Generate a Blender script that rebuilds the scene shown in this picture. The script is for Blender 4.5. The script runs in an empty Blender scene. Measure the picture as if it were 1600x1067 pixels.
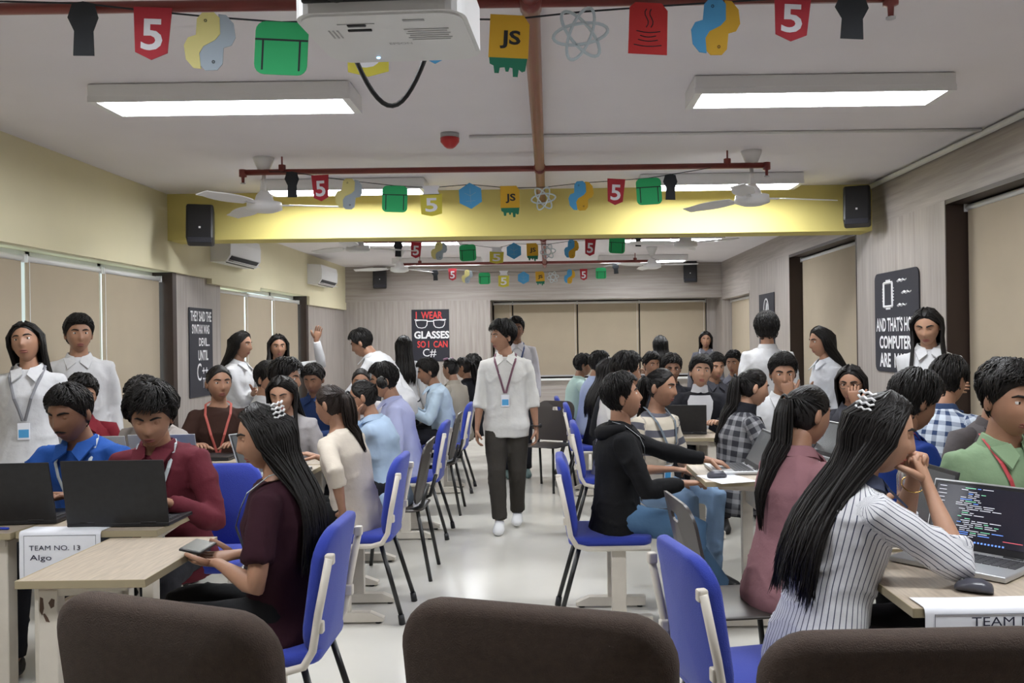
import bpy, bmesh, math, random
import numpy as np
from mathutils import Vector, Matrix, Euler, noise

S = bpy.context.scene
COL = S.collection
R = math.radians
random.seed(7)

# ------------------------------------------------------------------ camera, world, exposure
F_PX = 1350.0            # focal length in pixels of the 1600 px wide frame
CAM_Z = 1.48
VX, VY = 858.0, 530.0    # where the room's long axis meets the picture
ROLL = R(0.8)
cam_data = bpy.data.cameras.new('camera')
cam = bpy.data.objects.new('camera', cam_data)
COL.objects.link(cam)
cam.location = (0, 0, CAM_Z)
cam.rotation_euler = Euler((R(90), 0, 0)).to_matrix().to_4x4().to_euler()
cam.rotation_euler = (Matrix.Rotation(R(90), 3, 'X') @ Matrix.Rotation(-ROLL, 3, 'Z')).to_euler()
cam_data.sensor_fit = 'HORIZONTAL'
cam_data.sensor_width = 36.0
cam_data.lens = 36.0 * F_PX / 1600.0
cam_data.shift_x = (800.0 - VX) / 1600.0
cam_data.shift_y = (VY - 533.5) / 1600.0
cam_data.clip_start = 0.05
S.camera = cam

world = bpy.data.worlds.new('daylight')
S.world = world
world.use_nodes = True
bgn = world.node_tree.nodes['Background']
bgn.inputs['Color'].default_value = (0.86, 0.95, 1.0, 1)
bgn.inputs['Strength'].default_value = 2.2

S.view_settings.view_transform = 'Standard'
S.view_settings.look = 'None'
S.view_settings.gamma = 1.0
S.view_settings.use_curve_mapping = False
S.view_settings.exposure = 0.0
LAMP = 46.0               # emission strength of the ceiling tube lights

# room dimensions (metres): x to the right, y into the room, z up
XL, XR = -3.36, 2.87
YB, YF = -2.6, 14.3
ZC, ZC2 = 2.81, 2.72
SOF = 2.13
BEAM_Y, BEAM_Z = 7.64, 2.40

# ------------------------------------------------------------------ materials
MATS = {}
def nmat(name):
    m = bpy.data.materials.new(name); m.use_nodes = True
    return m, m.node_tree, m.node_tree.nodes['Principled BSDF']
def mat(name, col, rough=0.6, metal=0.0, bump=0.0, bscale=60.0, var=0.0, vscale=8.0, stretch=(1, 1, 1), spec=0.5, sheen=0.0):
    if name in MATS: return MATS[name]
    m, nt, b = nmat(name)
    b.inputs['Base Color'].default_value = (*col, 1)
    b.inputs['Roughness'].default_value = rough
    b.inputs['Metallic'].default_value = metal
    b.inputs['Specular IOR Level'].default_value = spec
    if sheen: b.inputs['Sheen Weight'].default_value = sheen
    if var or bump:
        tc = nt.nodes.new('ShaderNodeTexCoord'); mp = nt.nodes.new('ShaderNodeMapping')
        mp.inputs['Scale'].default_value = stretch
        nt.links.new(tc.outputs['Object'], mp.inputs['Vector'])
    if var:
        n = nt.nodes.new('ShaderNodeTexNoise'); n.inputs['Scale'].default_value = vscale; n.inputs['Detail'].default_value = 5
        nt.links.new(mp.outputs['Vector'], n.inputs['Vector'])
        r = nt.nodes.new('ShaderNodeValToRGB')
        r.color_ramp.elements[0].position = 0.3; r.color_ramp.elements[1].position = 0.7
        r.color_ramp.elements[0].color = (*[c * (1 - var) for c in col], 1)
        r.color_ramp.elements[1].color = (*[min(1, c * (1 + var)) for c in col], 1)
        nt.links.new(n.outputs['Fac'], r.inputs['Fac']); nt.links.new(r.outputs['Color'], b.inputs['Base Color'])
    if bump:
        n2 = nt.nodes.new('ShaderNodeTexNoise'); n2.inputs['Scale'].default_value = bscale; n2.inputs['Detail'].default_value = 4
        nt.links.new(mp.outputs['Vector'], n2.inputs['Vector'])
        bp = nt.nodes.new('ShaderNodeBump'); bp.inputs['Strength'].default_value = bump; bp.inputs['Distance'].default_value = 0.01
        nt.links.new(n2.outputs['Fac'], bp.inputs['Height']); nt.links.new(bp.outputs['Normal'], b.inputs['Normal'])
    MATS[name] = m
    return m
def emat(name, col, s):
    if name in MATS: return MATS[name]
    m, nt, b = nmat(name)
    b.inputs['Base Color'].default_value = (*col, 1)
    b.inputs['Emission Color'].default_value = (*col, 1)
    b.inputs['Emission Strength'].default_value = s
    MATS[name] = m
    return m
def cloth(col, pattern=None, col2=(0, 0, 0)):
    """woven cloth; pattern reads the 'cloth' attribute (cos, sin, length) laid along each sleeve and the trunk"""
    key = 'cloth_%s_%s_%s' % (pattern, '%.2f_%.2f_%.2f' % tuple(col), '%.2f_%.2f_%.2f' % tuple(col2))
    if key in MATS: return MATS[key]
    m = mat(key, col, rough=0.85, bump=0.25, bscale=35.0, var=0.07, vscale=5.0, spec=0.2)
    if pattern:
        nt = m.node_tree; b = nt.nodes['Principled BSDF']
        L = nt.links.new
        def math_(op, a, bv=None):
            n = nt.nodes.new('ShaderNodeMath'); n.operation = op
            for i, v in enumerate((a, bv)):
                if v is None: continue
                if isinstance(v, (int, float)): n.inputs[i].default_value = v
                else: L(v, n.inputs[i])
            return n.outputs[0]
        at = nt.nodes.new('ShaderNodeAttribute'); at.attribute_name = 'cloth'
        sx = nt.nodes.new('ShaderNodeSeparateXYZ'); L(at.outputs['Vector'], sx.inputs[0])
        cn = nt.nodes.new('ShaderNodeAttribute'); cn.attribute_name = 'girth'
        ang = math_('ARCTAN2', sx.outputs['Y'], sx.outputs['X'])
        u = math_('MULTIPLY', math_('MULTIPLY', ang, 1 / (2 * math.pi)), cn.outputs['Fac'])   # metres/0.034 round the limb
        v = sx.outputs['Z']
        def band(x, freq, width):
            return math_('LESS_THAN', math_('FRACT', math_('ADD', math_('MULTIPLY', x, freq), 50.0)), width)
        if pattern == 'pin':      fac = band(u, 2.0, 0.17)
        elif pattern == 'hoop':   fac = band(v, 1 / 0.115, 0.36)
        else:
            a1 = band(u, 0.5, 0.42); a2 = band(v, 1 / 0.06, 0.42)
            fac = math_('MULTIPLY', math_('ADD', a1, a2), 0.5)
        mx = nt.nodes.new('ShaderNodeMix'); mx.data_type = 'RGBA'
        L(fac, mx.inputs['Factor'])
        old = b.inputs['Base Color'].links[0].from_socket
        L(old, mx.inputs['A']); mx.inputs['B'].default_value = (*col2, 1)
        L(mx.outputs['Result'], b.inputs['Base Color'])
    return m
def wood_wall(name, axis):
    m, nt, b = nmat(name)
    tc = nt.nodes.new('ShaderNodeTexCoord'); mp = nt.nodes.new('ShaderNodeMapping')
    mp.inputs['Scale'].default_value = {'h': (0.7, 0.7, 16), 'v': (16, 16, 0.7)}[axis]
    nt.links.new(tc.outputs['Object'], mp.inputs['Vector'])
    n = nt.nodes.new('ShaderNodeTexNoise'); n.inputs['Scale'].default_value = 1.6; n.inputs['Detail'].default_value = 7; n.inputs['Roughness'].default_value = 0.6
    nt.links.new(mp.outputs['Vector'], n.inputs['Vector'])
    r = nt.nodes.new('ShaderNodeValToRGB')
    e = r.color_ramp.elements
    e[0].position = 0.28; e[0].color = (0.285, 0.25, 0.225, 1)
    e[1].position = 0.72; e[1].color = (0.44, 0.40, 0.37, 1)
    nt.links.new(n.outputs['Fac'], r.inputs['Fac']); nt.links.new(r.outputs['Color'], b.inputs['Base Color'])
    b.inputs['Roughness'].default_value = 0.5
    return m
M_WOODH = wood_wall('grey_wood_laminate_h', 'h')
M_WOODV = wood_wall('grey_wood_laminate_v', 'v')
M_CEIL = mat('ceiling_paint', (0.80, 0.77, 0.80), 0.9, var=0.02, vscale=2)
M_YEL = mat('cream_yellow_paint', (0.74, 0.68, 0.47), 0.8, var=0.03, vscale=2)
M_BEAM = mat('yellow_beam_paint', (0.70, 0.60, 0.20), 0.75, var=0.03, vscale=2)
M_BLIND = mat('roller_blind_fabric', (0.44, 0.37, 0.275), 0.9, bump=0.15, bscale=400, var=0.03, vscale=3)
M_BROWN = mat('dark_brown_frame', (0.035, 0.02, 0.015), 0.45)
M_WHITE = mat('white_plastic', (0.78, 0.78, 0.78), 0.4)
M_GREYP = mat('grey_plastic', (0.45, 0.45, 0.46), 0.5)
M_BLACK = mat('black_plastic', (0.012, 0.012, 0.014), 0.45)
M_BLACKM = mat('black_steel_tube', (0.012, 0.012, 0.012), 0.35)
M_CREAM = mat('cream_powder_coat', (0.66, 0.61, 0.53), 0.45, var=0.04, vscale=14)
M_DESK = mat('beige_oak_laminate', (0.43, 0.36, 0.28), 0.42, var=0.16, vscale=9, stretch=(12, 1.2, 1))
M_EDGE = mat('desk_edge_band', (0.36, 0.30, 0.19), 0.5)
M_BLUE = mat('royal_blue_fabric', (0.022, 0.045, 0.36), 0.85, bump=0.3, bscale=300, sheen=0.2)
M_BRN = mat('brown_woven_fabric', (0.058, 0.038, 0.028), 0.95, bump=0.5, bscale=350, var=0.12, vscale=60)
M_DKPL = mat('dark_brown_plastic', (0.045, 0.036, 0.032), 0.35)
M_RED = mat('red_oxide_pipe', (0.20, 0.035, 0.03), 0.32, var=0.1)
M_LAMP = emat('tube_diffuser', (0.93, 0.96, 1.0), LAMP)
M_PAPER = mat('white_paper', (0.80, 0.81, 0.86), 0.8)
M_INK = mat('ink', (0.02, 0.02, 0.05), 0.7)
M_SILV = mat('silver_laptop', (0.52, 0.53, 0.54), 0.35, metal=0.6)
M_DKLAP = mat('black_laptop', (0.012, 0.012, 0.014), 0.4, var=0.2, vscale=40)
M_KEY = mat('laptop_keys', (0.05, 0.05, 0.055), 0.5)
M_POST = mat('black_poster_card', (0.018, 0.018, 0.028), 0.7)
M_WPAINT = mat('white_poster_paint', (0.8, 0.8, 0.82), 0.7)
M_RPAINT = mat('red_poster_paint', (0.70, 0.05, 0.05), 0.7)

def floor_mat():
    m, nt, b = nmat('polished_cream_floor')
    tc = nt.nodes.new('ShaderNodeTexCoord')
    n = nt.nodes.new('ShaderNodeTexNoise'); n.inputs['Scale'].default_value = 1.7; n.inputs['Detail'].default_value = 6
    nt.links.new(tc.outputs['Object'], n.inputs['Vector'])
    r = nt.nodes.new('ShaderNodeValToRGB')
    r.color_ramp.elements[0].color = (0.60, 0.58, 0.52, 1); r.color_ramp.elements[1].color = (0.71, 0.69, 0.63, 1)
    nt.links.new(n.outputs['Fac'], r.inputs['Fac']); nt.links.new(r.outputs['Color'], b.inputs['Base Color'])
    b.inputs['Roughness'].default_value = 0.16
    n2 = nt.nodes.new('ShaderNodeTexNoise'); n2.inputs['Scale'].default_value = 5
    nt.links.new(tc.outputs['Object'], n2.inputs['Vector'])
    r2 = nt.nodes.new('ShaderNodeMapRange'); r2.inputs[3].default_value = 0.10; r2.inputs[4].default_value = 0.26
    nt.links.new(n2.outputs['Fac'], r2.inputs[0]); nt.links.new(r2.outputs[0], b.inputs['Roughness'])
    return m
M_FLOOR = floor_mat()

# ------------------------------------------------------------------ mesh helpers
class MB:
    """collects geometry; build() links it as ONE mesh object"""
    def __init__(s): s.v = []; s.f = []; s.m = []
    def add(s, v, f, mi=0):
        o = len(s.v); s.v += [tuple(p) for p in v]
        s.f += [tuple(i + o for i in q) for q in f]; s.m += [mi] * len(f)
        return s
    def box(s, c, d, mi=0, rot=None, bev=0.0):
        x, y, z = d[0] / 2, d[1] / 2, d[2] / 2
        if bev <= 0:
            v = [Vector((i * x, j * y, k * z)) for i in (-1, 1) for j in (-1, 1) for k in (-1, 1)]
            f = [(0, 1, 3, 2), (4, 6, 7, 5), (0, 4, 5, 1), (2, 3, 7, 6), (0, 2, 6, 4), (1, 5, 7, 3)]
        else:
            bm = bmesh.new(); bmesh.ops.create_cube(bm, size=1)
            bmesh.ops.scale(bm, vec=d, verts=bm.verts)
            bmesh.ops.bevel(bm, geom=bm.edges[:], offset=bev, segments=2, affect='EDGES', profile=0.5)
            v = [q.co.copy() for q in bm.verts]; bm.verts.index_update()
            f = [tuple(q.index for q in fc.verts) for fc in bm.faces]; bm.free()
        if rot is not None: v = [rot @ p for p in v]
        c = Vector(c)
        return s.add([p + c for p in v], f, mi)
    def loft(s, rings, mi=0, cap=True, n=10):
        """rings: (centre, ax, ay); ellipse centre + cos*ax + sin*ay"""
        v = []; f = []
        for c, ax, ay in rings:
            c, ax, ay = Vector(c), Vector(ax), Vector(ay)
            for i in range(n):
                a = 2 * math.pi * i / n
                v.append(c + ax * math.cos(a) + ay * math.sin(a))
        for k in range(len(rings) - 1):
            for i in range(n):
                j = (i + 1) % n
                f.append((k * n + i, k * n + j, (k + 1) * n + j, (k + 1) * n + i))
        if cap:
            f.append(tuple(range(n - 1, -1, -1))); f.append(tuple((len(rings) - 1) * n + i for i in range(n)))
        return s.add(v, f, mi)
    def tube(s, pts, rad, mi=0, n=8, ref=None, flat=1.0, cap=True):
        pts = [Vector(p) for p in pts]
        if not hasattr(rad, '__len__'): rad = [rad] * len(pts)
        rings = []; ax = None
        for i, p in enumerate(pts):
            t = (pts[min(i + 1, len(pts) - 1)] - pts[max(i - 1, 0)])
            t = t.normalized() if t.length > 1e-9 else Vector((0, 0, 1))
            base = ax if ax is not None else (Vector(ref) if ref is not None else (Vector((1, 0, 0)) if abs(t.x) < .8 else Vector((0, 1, 0))))
            a = base - t * base.dot(t)
            if a.length < 1e-4: a = t.orthogonal()
            ax = a.normalized(); ay = t.cross(ax)
            rings.append((p, ax * rad[i], ay * rad[i] * flat))
        return s.loft(rings, mi, cap, n)
    def ell(s, c, r, mi=0, n=12, m=8, rot=None):
        rings = []
        rot = rot or Matrix.Identity(3)
        v = []; f = []
        c = Vector(c)
        for k in range(1, m):
            e = -math.pi / 2 + math.pi * k / m
            for i in range(n):
                a = 2 * math.pi * i / n
                v.append(c + rot @ Vector((r[0] * math.cos(e) * math.cos(a), r[1] * math.cos(e) * math.sin(a), r[2] * math.sin(e))))
        b = len(v); v.append(c + rot @ Vector((0, 0, -r[2]))); v.append(c + rot @ Vector((0, 0, r[2])))
        for k in range(m - 2):
            for i in range(n):
                j = (i + 1) % n
                f.append((k * n + i, k * n + j, (k + 1) * n + j, (k + 1) * n + i))
        for i in range(n):
            j = (i + 1) % n
            f.append((b, j, i)); f.append((b + 1, (m - 2) * n + i, (m - 2) * n + j))
        return s.add(v, f, mi)
    def prism(s, pts2, o, r, u, t, mi=0):
        """flat outline pts2 in the plane (o, r, u), thickness t along r x u"""
        o, r, u = Vector(o), Vector(r), Vector(u); n = r.cross(u).normalized() * t
        k = len(pts2)
        v = [o + r * x + u * y for x, y in pts2] + [o + r * x + u * y + n for x, y in pts2]
        f = [tuple(range(k - 1, -1, -1)), tuple(range(k, 2 * k))] + [(i, (i + 1) % k, k + (i + 1) % k, k + i) for i in range(k)]
        return s.add(v, f, mi)
    def build(s, name, mats, parent=None, smooth=False):
        me = bpy.data.meshes.new(name)
        me.from_pydata(s.v, [], s.f)
        for m in (mats if isinstance(mats, (list, tuple)) else [mats]): me.materials.append(m)
        if len(me.polygons) == len(s.m): me.polygons.foreach_set('material_index', s.m)
        if smooth: me.polygons.foreach_set('use_smooth', [True] * len(me.polygons))
        me.update()
        o = bpy.data.objects.new(name, me); COL.objects.link(o)
        if parent: o.parent = parent
        return o
def smooth_by_angle(o, deg=40):
    me = o.data
    me.polygons.foreach_set('use_smooth', [True] * len(me.polygons))
    bm = bmesh.new(); bm.from_mesh(me)
    for e in bm.edges:
        if len(e.link_faces) == 2 and e.calc_face_angle(0) > R(deg): e.smooth = False
    bm.to_mesh(me); bm.free()
    return o
def tag(o, label, cat, group=None):
    o['label'] = label; o['category'] = cat
    if group: o['group'] = group
    return o
def struct(o):
    o['kind'] = 'structure'; return o
def empty(name, loc=(0, 0, 0), rz=0.0):
    o = bpy.data.objects.new(name, None); COL.objects.link(o)
    o.location = loc; o.rotation_euler = (0, 0, rz); o.empty_display_size = 0.1
    return o
def copy_tree(o, parent=None):
    c = o.copy(); COL.objects.link(c); c.parent = parent
    for ch in o.children: copy_tree(ch, c)
    return c
def rrect(w, h, r, n=5, corners=(1, 1, 1, 1)):
    pts = []
    for (cx, cy, a0), on in zip(((w / 2 - r, h / 2 - r, 0), (-w / 2 + r, h / 2 - r, 90), (-w / 2 + r, -h / 2 + r, 180), (w / 2 - r, -h / 2 + r, 270)), corners):
        if on:
            for k in range(n + 1):
                a = R(a0 + 90 * k / n); pts.append((cx + r * math.cos(a), cy + r * math.sin(a)))
        else:
            a = R(a0 + 45); pts.append((cx + r * math.copysign(1, math.cos(a)), cy + r * math.copysign(1, math.sin(a))))
    return pts
TXT = {}
def text_geo(body, bold=0.0):
    """verts (2d, width normalised by glyph size 1) and faces of a line of text"""
    k = (body, bold)
    if k in TXT: return TXT[k]
    cu = bpy.data.curves.new('t', 'FONT'); cu.body = body; cu.size = 1.0; cu.offset = bold; cu.resolution_u = 3
    o = bpy.data.objects.new('t', cu); COL.objects.link(o)
    dg = bpy.context.evaluated_depsgraph_get(); dg.update()
    me = bpy.data.meshes.new_from_object(o.evaluated_get(dg))
    v = np.array([(p.co.x, p.co.y) for p in me.vertices]); f = [tuple(p.vertices) for p in me.polygons]
    bpy.data.objects.remove(o); bpy.data.curves.remove(cu); bpy.data.meshes.remove(me)
    v -= v.min(0)
    TXT[k] = (v, f, v.max(0))
    return TXT[k]
def put_text(mb, body, o, r, u, w=None, h=None, bold=0.0, mi=0, lift=0.002, center=True):
    """o: centre of the line; r, u unit vectors; fitted to width w and/or height h"""
    v, f, d = text_geo(body, bold)
    sy = (h / d[1]) if h else w / d[0]
    sx = (w / d[0]) if w else sy
    o, r, u = Vector(o), Vector(r), Vector(u); n = r.cross(u)
    mb.add([o + r * ((x - d[0] / 2) * sx) + u * ((y - d[1] / 2) * sy) + n * lift for x, y in v], f, mi)
# ------------------------------------------------------------------ the setting
def slab(name, x0, x1, y0, y1, z0, z1, m, parent=None, bev=0.0):
    o = MB().box(((x0 + x1) / 2, (y0 + y1) / 2, (z0 + z1) / 2), (x1 - x0, y1 - y0, z1 - z0), bev=bev).build(name, m, parent)
    if parent is None: struct(o)
    return o
XO = -3.62            # outer face of the window wall
slab('floor', XO, 3.2, YB, YF + 0.2, -0.1, 0, M_FLOOR)
slab('ceiling', XO, 3.2, YB, BEAM_Y + 0.3, ZC, ZC + 0.1, M_CEIL)
slab('ceiling', XO, 3.2, BEAM_Y + 0.3, YF + 0.2, ZC2, ZC2 + 0.1, M_CEIL)
beam = slab('ceiling_beam', XO, 3.0, BEAM_Y, BEAM_Y + 0.3, BEAM_Z, ZC + 0.02, M_BEAM)
# left: plastered box above the windows, sill wall, panelled piers
wl = slab('wall_left', XO, XL, YB, YF, SOF, ZC + 0.02, M_YEL)
slab('soffit_step', XO, XL + 0.012, 8.6, 10.05, SOF - 0.05, SOF, M_YEL, wl)
slab('soffit_step', XO, XL + 0.012, 12.1, YF, SOF - 0.12, SOF, M_YEL, wl)
slab('sill_wall', XO, -3.46, YB, YF, 0, 0.62, M_WOODH, wl)
slab('panel', XO, -3.40, 7.86, 8.95, 0, SOF, M_WOODV, wl)
slab('panel', XO, -3.40, 12.16, YF, 0, SOF, M_WOODV, wl)
slab('panel', XO, -3.40, YB, 1.2, 0, SOF, M_WOODV, wl)
slab('jamb', XO, -3.385, 7.78, 7.862, 0, SOF, M_BROWN, wl)
slab('jamb', XO, -3.385, 12.06, 12.162, 0, SOF, M_BROWN, wl)
slab('wall_back', XO, 3.2, YB - 0.12, YB, 0, ZC, M_WOODH)
M_GLASS, _nt, _b = nmat('window_glass')
_b.inputs['Transmission Weight'].default_value = 1.0; _b.inputs['Roughness'].default_value = 0.0; _b.inputs['IOR'].default_value = 1.02
_b.inputs['Base Color'].default_value = (0.9, 1, 0.97, 1)
def window_left(n, y0, y1, nb):
    fr = MB()
    for y in np.linspace(y0, y1, nb + 1): fr.box((-3.59, y, (0.62 + SOF) / 2), (0.05, 0.05, SOF - 0.62))
    for z in (0.65, SOF - 0.02): fr.box((-3.59, (y0 + y1) / 2, z), (0.05, y1 - y0, 0.05))
    w = struct(fr.build('window_%d' % n, M_WHITE))
    ys = np.linspace(y0, y1, nb + 1)
    for k in range(nb):
        MB().box((-3.60, (ys[k] + ys[k + 1]) / 2, (0.62 + SOF) / 2), (0.006, ys[k + 1] - ys[k] - 0.05, SOF - 0.67)).build('pane', M_GLASS, w)
    return w
def blind(x, y0, y1, z0, z1, label, m=M_BLIND, along='y', group=None, d=1):
    """roller blind: cloth sheet, top tube, bottom bar, bead chain"""
    root = empty('roller_blind', ((x, (y0 + y1) / 2, z0) if along == 'y' else ((y0 + y1) / 2, x, z0)), 0 if along == 'y' else R(90))
    w = y1 - y0; h = z1 - z0
    MB().box((0, 0, h / 2), (0.004, w, h)).build('blind_cloth', m, root)
    MB().tube([(0, -w / 2, h + 0.012), (0, w / 2, h + 0.012)], 0.021, n=10).build('roller_tube', M_WHITE, root, True)
    MB().box((0, 0, 0.012), (0.016, w, 0.028)).build('bottom_bar', M_GREYP, root)
    MB().tube([(0.014 * d, -w / 2 + 0.03, h), (0.016 * d, -w / 2 + 0.03, 0.3)], 0.0025, n=5).build('bead_chain', M_WHITE, root)
    for s in (-1, 1): MB().box((0, s * (w / 2 + 0.008), h + 0.012), (0.05, 0.012, 0.055)).build('bracket', M_WHITE, root)
    tag(root, label, 'blind', group)
    return root
window_left(1, 1.2, 7.8, 7)
window_left(2, 8.95, 12.1, 3)
sl = [1.25, 2.3, 3.4, 4.55, 5.74, 6.73, 7.76]
for a, b, lb in zip(sl[:-1], sl[1:], (None, None, None, 'beige roller blind behind the standing girl with a badge', 'beige roller blind behind the standing boy in white', 'beige roller blind next to the dark jamb under the yellow beam')):
    blind(-3.49, a + 0.022, b - 0.022, 0.55, SOF - 0.075, lb or 'beige roller blind in the window run alongside the brown chairs', group=None if lb else 'left front blinds')
sl = [8.97, 9.92, 10.9, 12.03]
for a, b, lb in zip(sl[:-1], sl[1:], ('beige roller blind next to the lettered pier poster', 'beige roller blind in the middle of the window under the air conditioner', 'beige roller blind next to the dark jamb by the raised hand')):
    blind(-3.49, a + 0.022, b - 0.022, 0.55, SOF - 0.1, lb)
# right: laminate wall with deep brown-lined openings
wr = slab('wall_right', XR, 3.2, YB, YF, 2.44, ZC + 0.02, M_WOODH)
slab('outer_wall', 3.10, 3.2, YB, YF, 0, 2.44, M_WOODV, wr)
for y0, y1 in ((YB, 3.4), (6.23, 8.04), (10.28, 12.34)):
    slab('panel', XR, 3.10, y0, y1, 0, 2.44, M_WOODV, wr)
slab('panel', XR, 3.10, 12.34, YF, 2.13, 2.44, M_WOODH, wr)
for y0, y1, zt in ((3.4, 6.23, 2.44), (8.04, 10.28, 2.44), (12.34, 14.28, 2.13)):
    m = M_BROWN if zt > 2.3 else M_WOODV
    slab('jamb', XR - 0.004, 3.10, y1 - 0.012, y1 + 0.004, 0, zt, m, wr)
    slab('jamb', XR - 0.004, 3.10, y0 - 0.004, y0 + 0.012, 0, zt, m, wr)
    slab('head_lining', XR - 0.004, 3.10, y0, y1, zt - 0.03, zt + 0.002, M_BROWN if zt > 2.3 else M_WOODH, wr)
for y0, y1, zt, lab in ((3.42, 4.8, 2.40, 'beige roller blind level with the man in sage green'), (4.84, 6.2, 2.40, 'beige roller blind beside the brown jamb next to the chip poster'),
                        (8.07, 10.25, 2.40, 'wide beige blind filling the brown-lined opening past the yellow beam'), (12.37, 14.24, 2.09, 'beige blind in the low opening next to the far wall')):
    blind(3.02, y0, y1, 0.1, zt - 0.03, lab, M_BLIND, d=-1)
# far wall
wf = slab('wall_far', XO, 3.2, YF, YF + 0.2, 2.14, ZC2, M_WOODH)
BAY = 0.72
slab('panel', XO, -0.97, YF, YF + BAY, 0, 2.14, M_WOODV, wf)
slab('panel', 2.87, 3.2, YF, YF + BAY, 0, 2.14, M_WOODV, wf)
slab('panel', 2.71, 2.87, YF + 0.53, YF + BAY, 0.80, 2.14, M_WOODV, wf)
slab('panel', -0.97, 2.87, YF, YF + 0.2, 0, 0.77, M_WOODH, wf)
slab('bay_head', XO, 3.2, YF + 0.2, YF + BAY, 2.14, 2.24, M_WOODH, wf)
slab('bay_sill', -0.97, 2.87, YF, YF + BAY, 0.77, 0.80, M_WOODH, wf)
slab('sill_rail', -0.97, 2.86, YF - 0.06, YF + 0.06, 0.80, 0.83, M_WHITE, wf)
slab('window_3', -0.97, 2.87, YF + 0.68, YF + BAY, 0.80, 2.14, M_BROWN)
xs = [-0.95, -0.62, 0.49, 1.555, 2.70]
for a, b, lb in zip(xs[:-1], xs[1:], ('narrow beige blind at the poster end of the far window', 'beige far-window blind behind the two standing men in the aisle', 'beige blind between the two inner seams of the far window', 'beige far-window blind nearest the laminate wall')):
    blind(YF + 0.54, a + 0.012, b - 0.012, 0.84, 2.09, lb, M_BLIND, 'x', d=-1)
slab('baseboard_far', XO, 3.0, YF - 0.015, YF, 0, 0.10, M_BROWN)
slab('baseboard_right', XR - 0.014, XR, 6.24, 8.03, 0, 0.10, M_BROWN)
# conduits at the ceiling
struct(MB().tube([(XR - 0.03, YB, ZC - 0.03), (XR - 0.03, BEAM_Y, ZC - 0.03)], 0.022, n=8).build('trim_1', M_WHITE, None, True))
struct(MB().tube([(-0.5, 5.6, ZC - 0.012), (XR - 0.05, 5.6, ZC - 0.012)], 0.011, n=6).build('trim_2', M_WHITE, None, True))

# ------------------------------------------------------------------ ceiling things
def tube_light(x, y, zb, label, grp, end=''):
    root = empty('ceiling_light' + end, (x, y, zb))
    b = MB()
    b.box((0, 0, 0.055), (1.33, 0.30, 0.07), bev=0.008)
    for sx in (-1, 1): b.box((sx * 0.645, 0, 0.012), (0.04, 0.30, 0.03))
    for sy in (-1, 1): b.box((0, sy * 0.142, 0.012), (1.25, 0.016, 0.03))
    b.build('housing', M_WHITE, root)
    MB().box((0, 0, 0.012), (1.22, 0.262, 0.012)).build('diffuser' + end, M_LAMP, root)
    tag(root, label, 'ceiling light', grp)
for x, sd in ((-1.66, 'on the window side'), (1.42, 'on the chip poster side')):
    tube_light(x, 4.53, ZC - 0.092, 'large tube light between the first two garlands ' + sd, None)
    tube_light(x, 7.15, ZC - 0.092, 'tube light close against the yellow beam ' + sd, None)
    tube_light(x - 0.02, 10.2, ZC2 - 0.092, 'tube light just beyond the yellow beam ' + sd, None)
    tube_light(x, 13.0, ZC2 - 0.092, 'tube light nearest the far wall ' + sd, None)
    tube_light(x, 1.91, ZC - 0.092, 'tube light over the brown chairs ' + sd, None, '_window_side_offscreen' if x < 0 else '_poster_side_offscreen')

def fan(x, y, zc, ang, label, grp):
    root = empty('ceiling_fan', (x, y, 2.44), R(ang))
    dz = zc - 2.44
    MB().tube([(0, 0, dz), (0, 0, dz - 0.02), (0, 0, dz - 0.12)], [0.075, 0.07, 0.03], n=16).build('canopy', M_WHITE, root, True)
    MB().tube([(0, 0, dz - 0.1), (0, 0, 0.09)], 0.014, n=10).build('down_rod', M_WHITE, root, True)
    MB().tube([(0, 0, 0.13), (0, 0, 0.10), (0, 0, 0.055), (0, 0, 0.05), (0, 0, 0.0), (0, 0, -0.02)], [0.03, 0.055, 0.07, 0.12, 0.125, 0.07], n=20).build('motor', M_WHITE, root, True)
    for k in range(3):
        a = R(120 * k); d = Vector((math.cos(a), math.sin(a), 0)); s = Vector((-math.sin(a), math.cos(a), 0.2))
        b = MB(); n = 8
        v = []; f = []
        for i in range(n):
            t = i / (n - 1); w = 0.045 + 0.025 * math.sin(math.pi * min(1, t * 1.15)); r = 0.17 + 0.46 * t
            for q, h in ((-1, 0), (1, 0), (1, .006), (-1, .006)): v.append(d * r + s * (w * q) + Vector((0, 0, 0.03 + h - 0.01 * t)))
        for i in range(n - 1):
            for q in range(4): f.append((i * 4 + q, i * 4 + (q + 1) % 4, i * 4 + 4 + (q + 1) % 4, i * 4 + 4 + q))
        f += [(3, 2, 1, 0), tuple((n - 1) * 4 + q for q in range(4))]
        bl = b.add(v, f).build('blade', M_WHITE, root)
        MB().box(d * 0.14 + Vector((0, 0, 0.03)), (0.12, 0.03, 0.008), rot=Matrix.Rotation(a, 3, 'Z')).build('blade_arm', M_WHITE, bl)
    tag(root, label, 'ceiling fan', grp)
fan(-2.03, 6.2, ZC, 10, 'white ceiling fan beside the left end of the red branch pipe', None)
fan(1.47, 6.2, ZC, 8, 'white ceiling fan beside the right end of the red branch pipe', None)
for x, a, sd in ((-2.0, 30, 'on the air conditioner side'), (1.45, 75, 'on the laminate wall side')):
    fan(x, 9.1, ZC2, a, 'white ceiling fan just behind the yellow beam ' + sd, None)
    fan(x - 0.03, 11.8, ZC2, a + 25, 'white ceiling fan before the far wall ' + sd, None)

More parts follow.
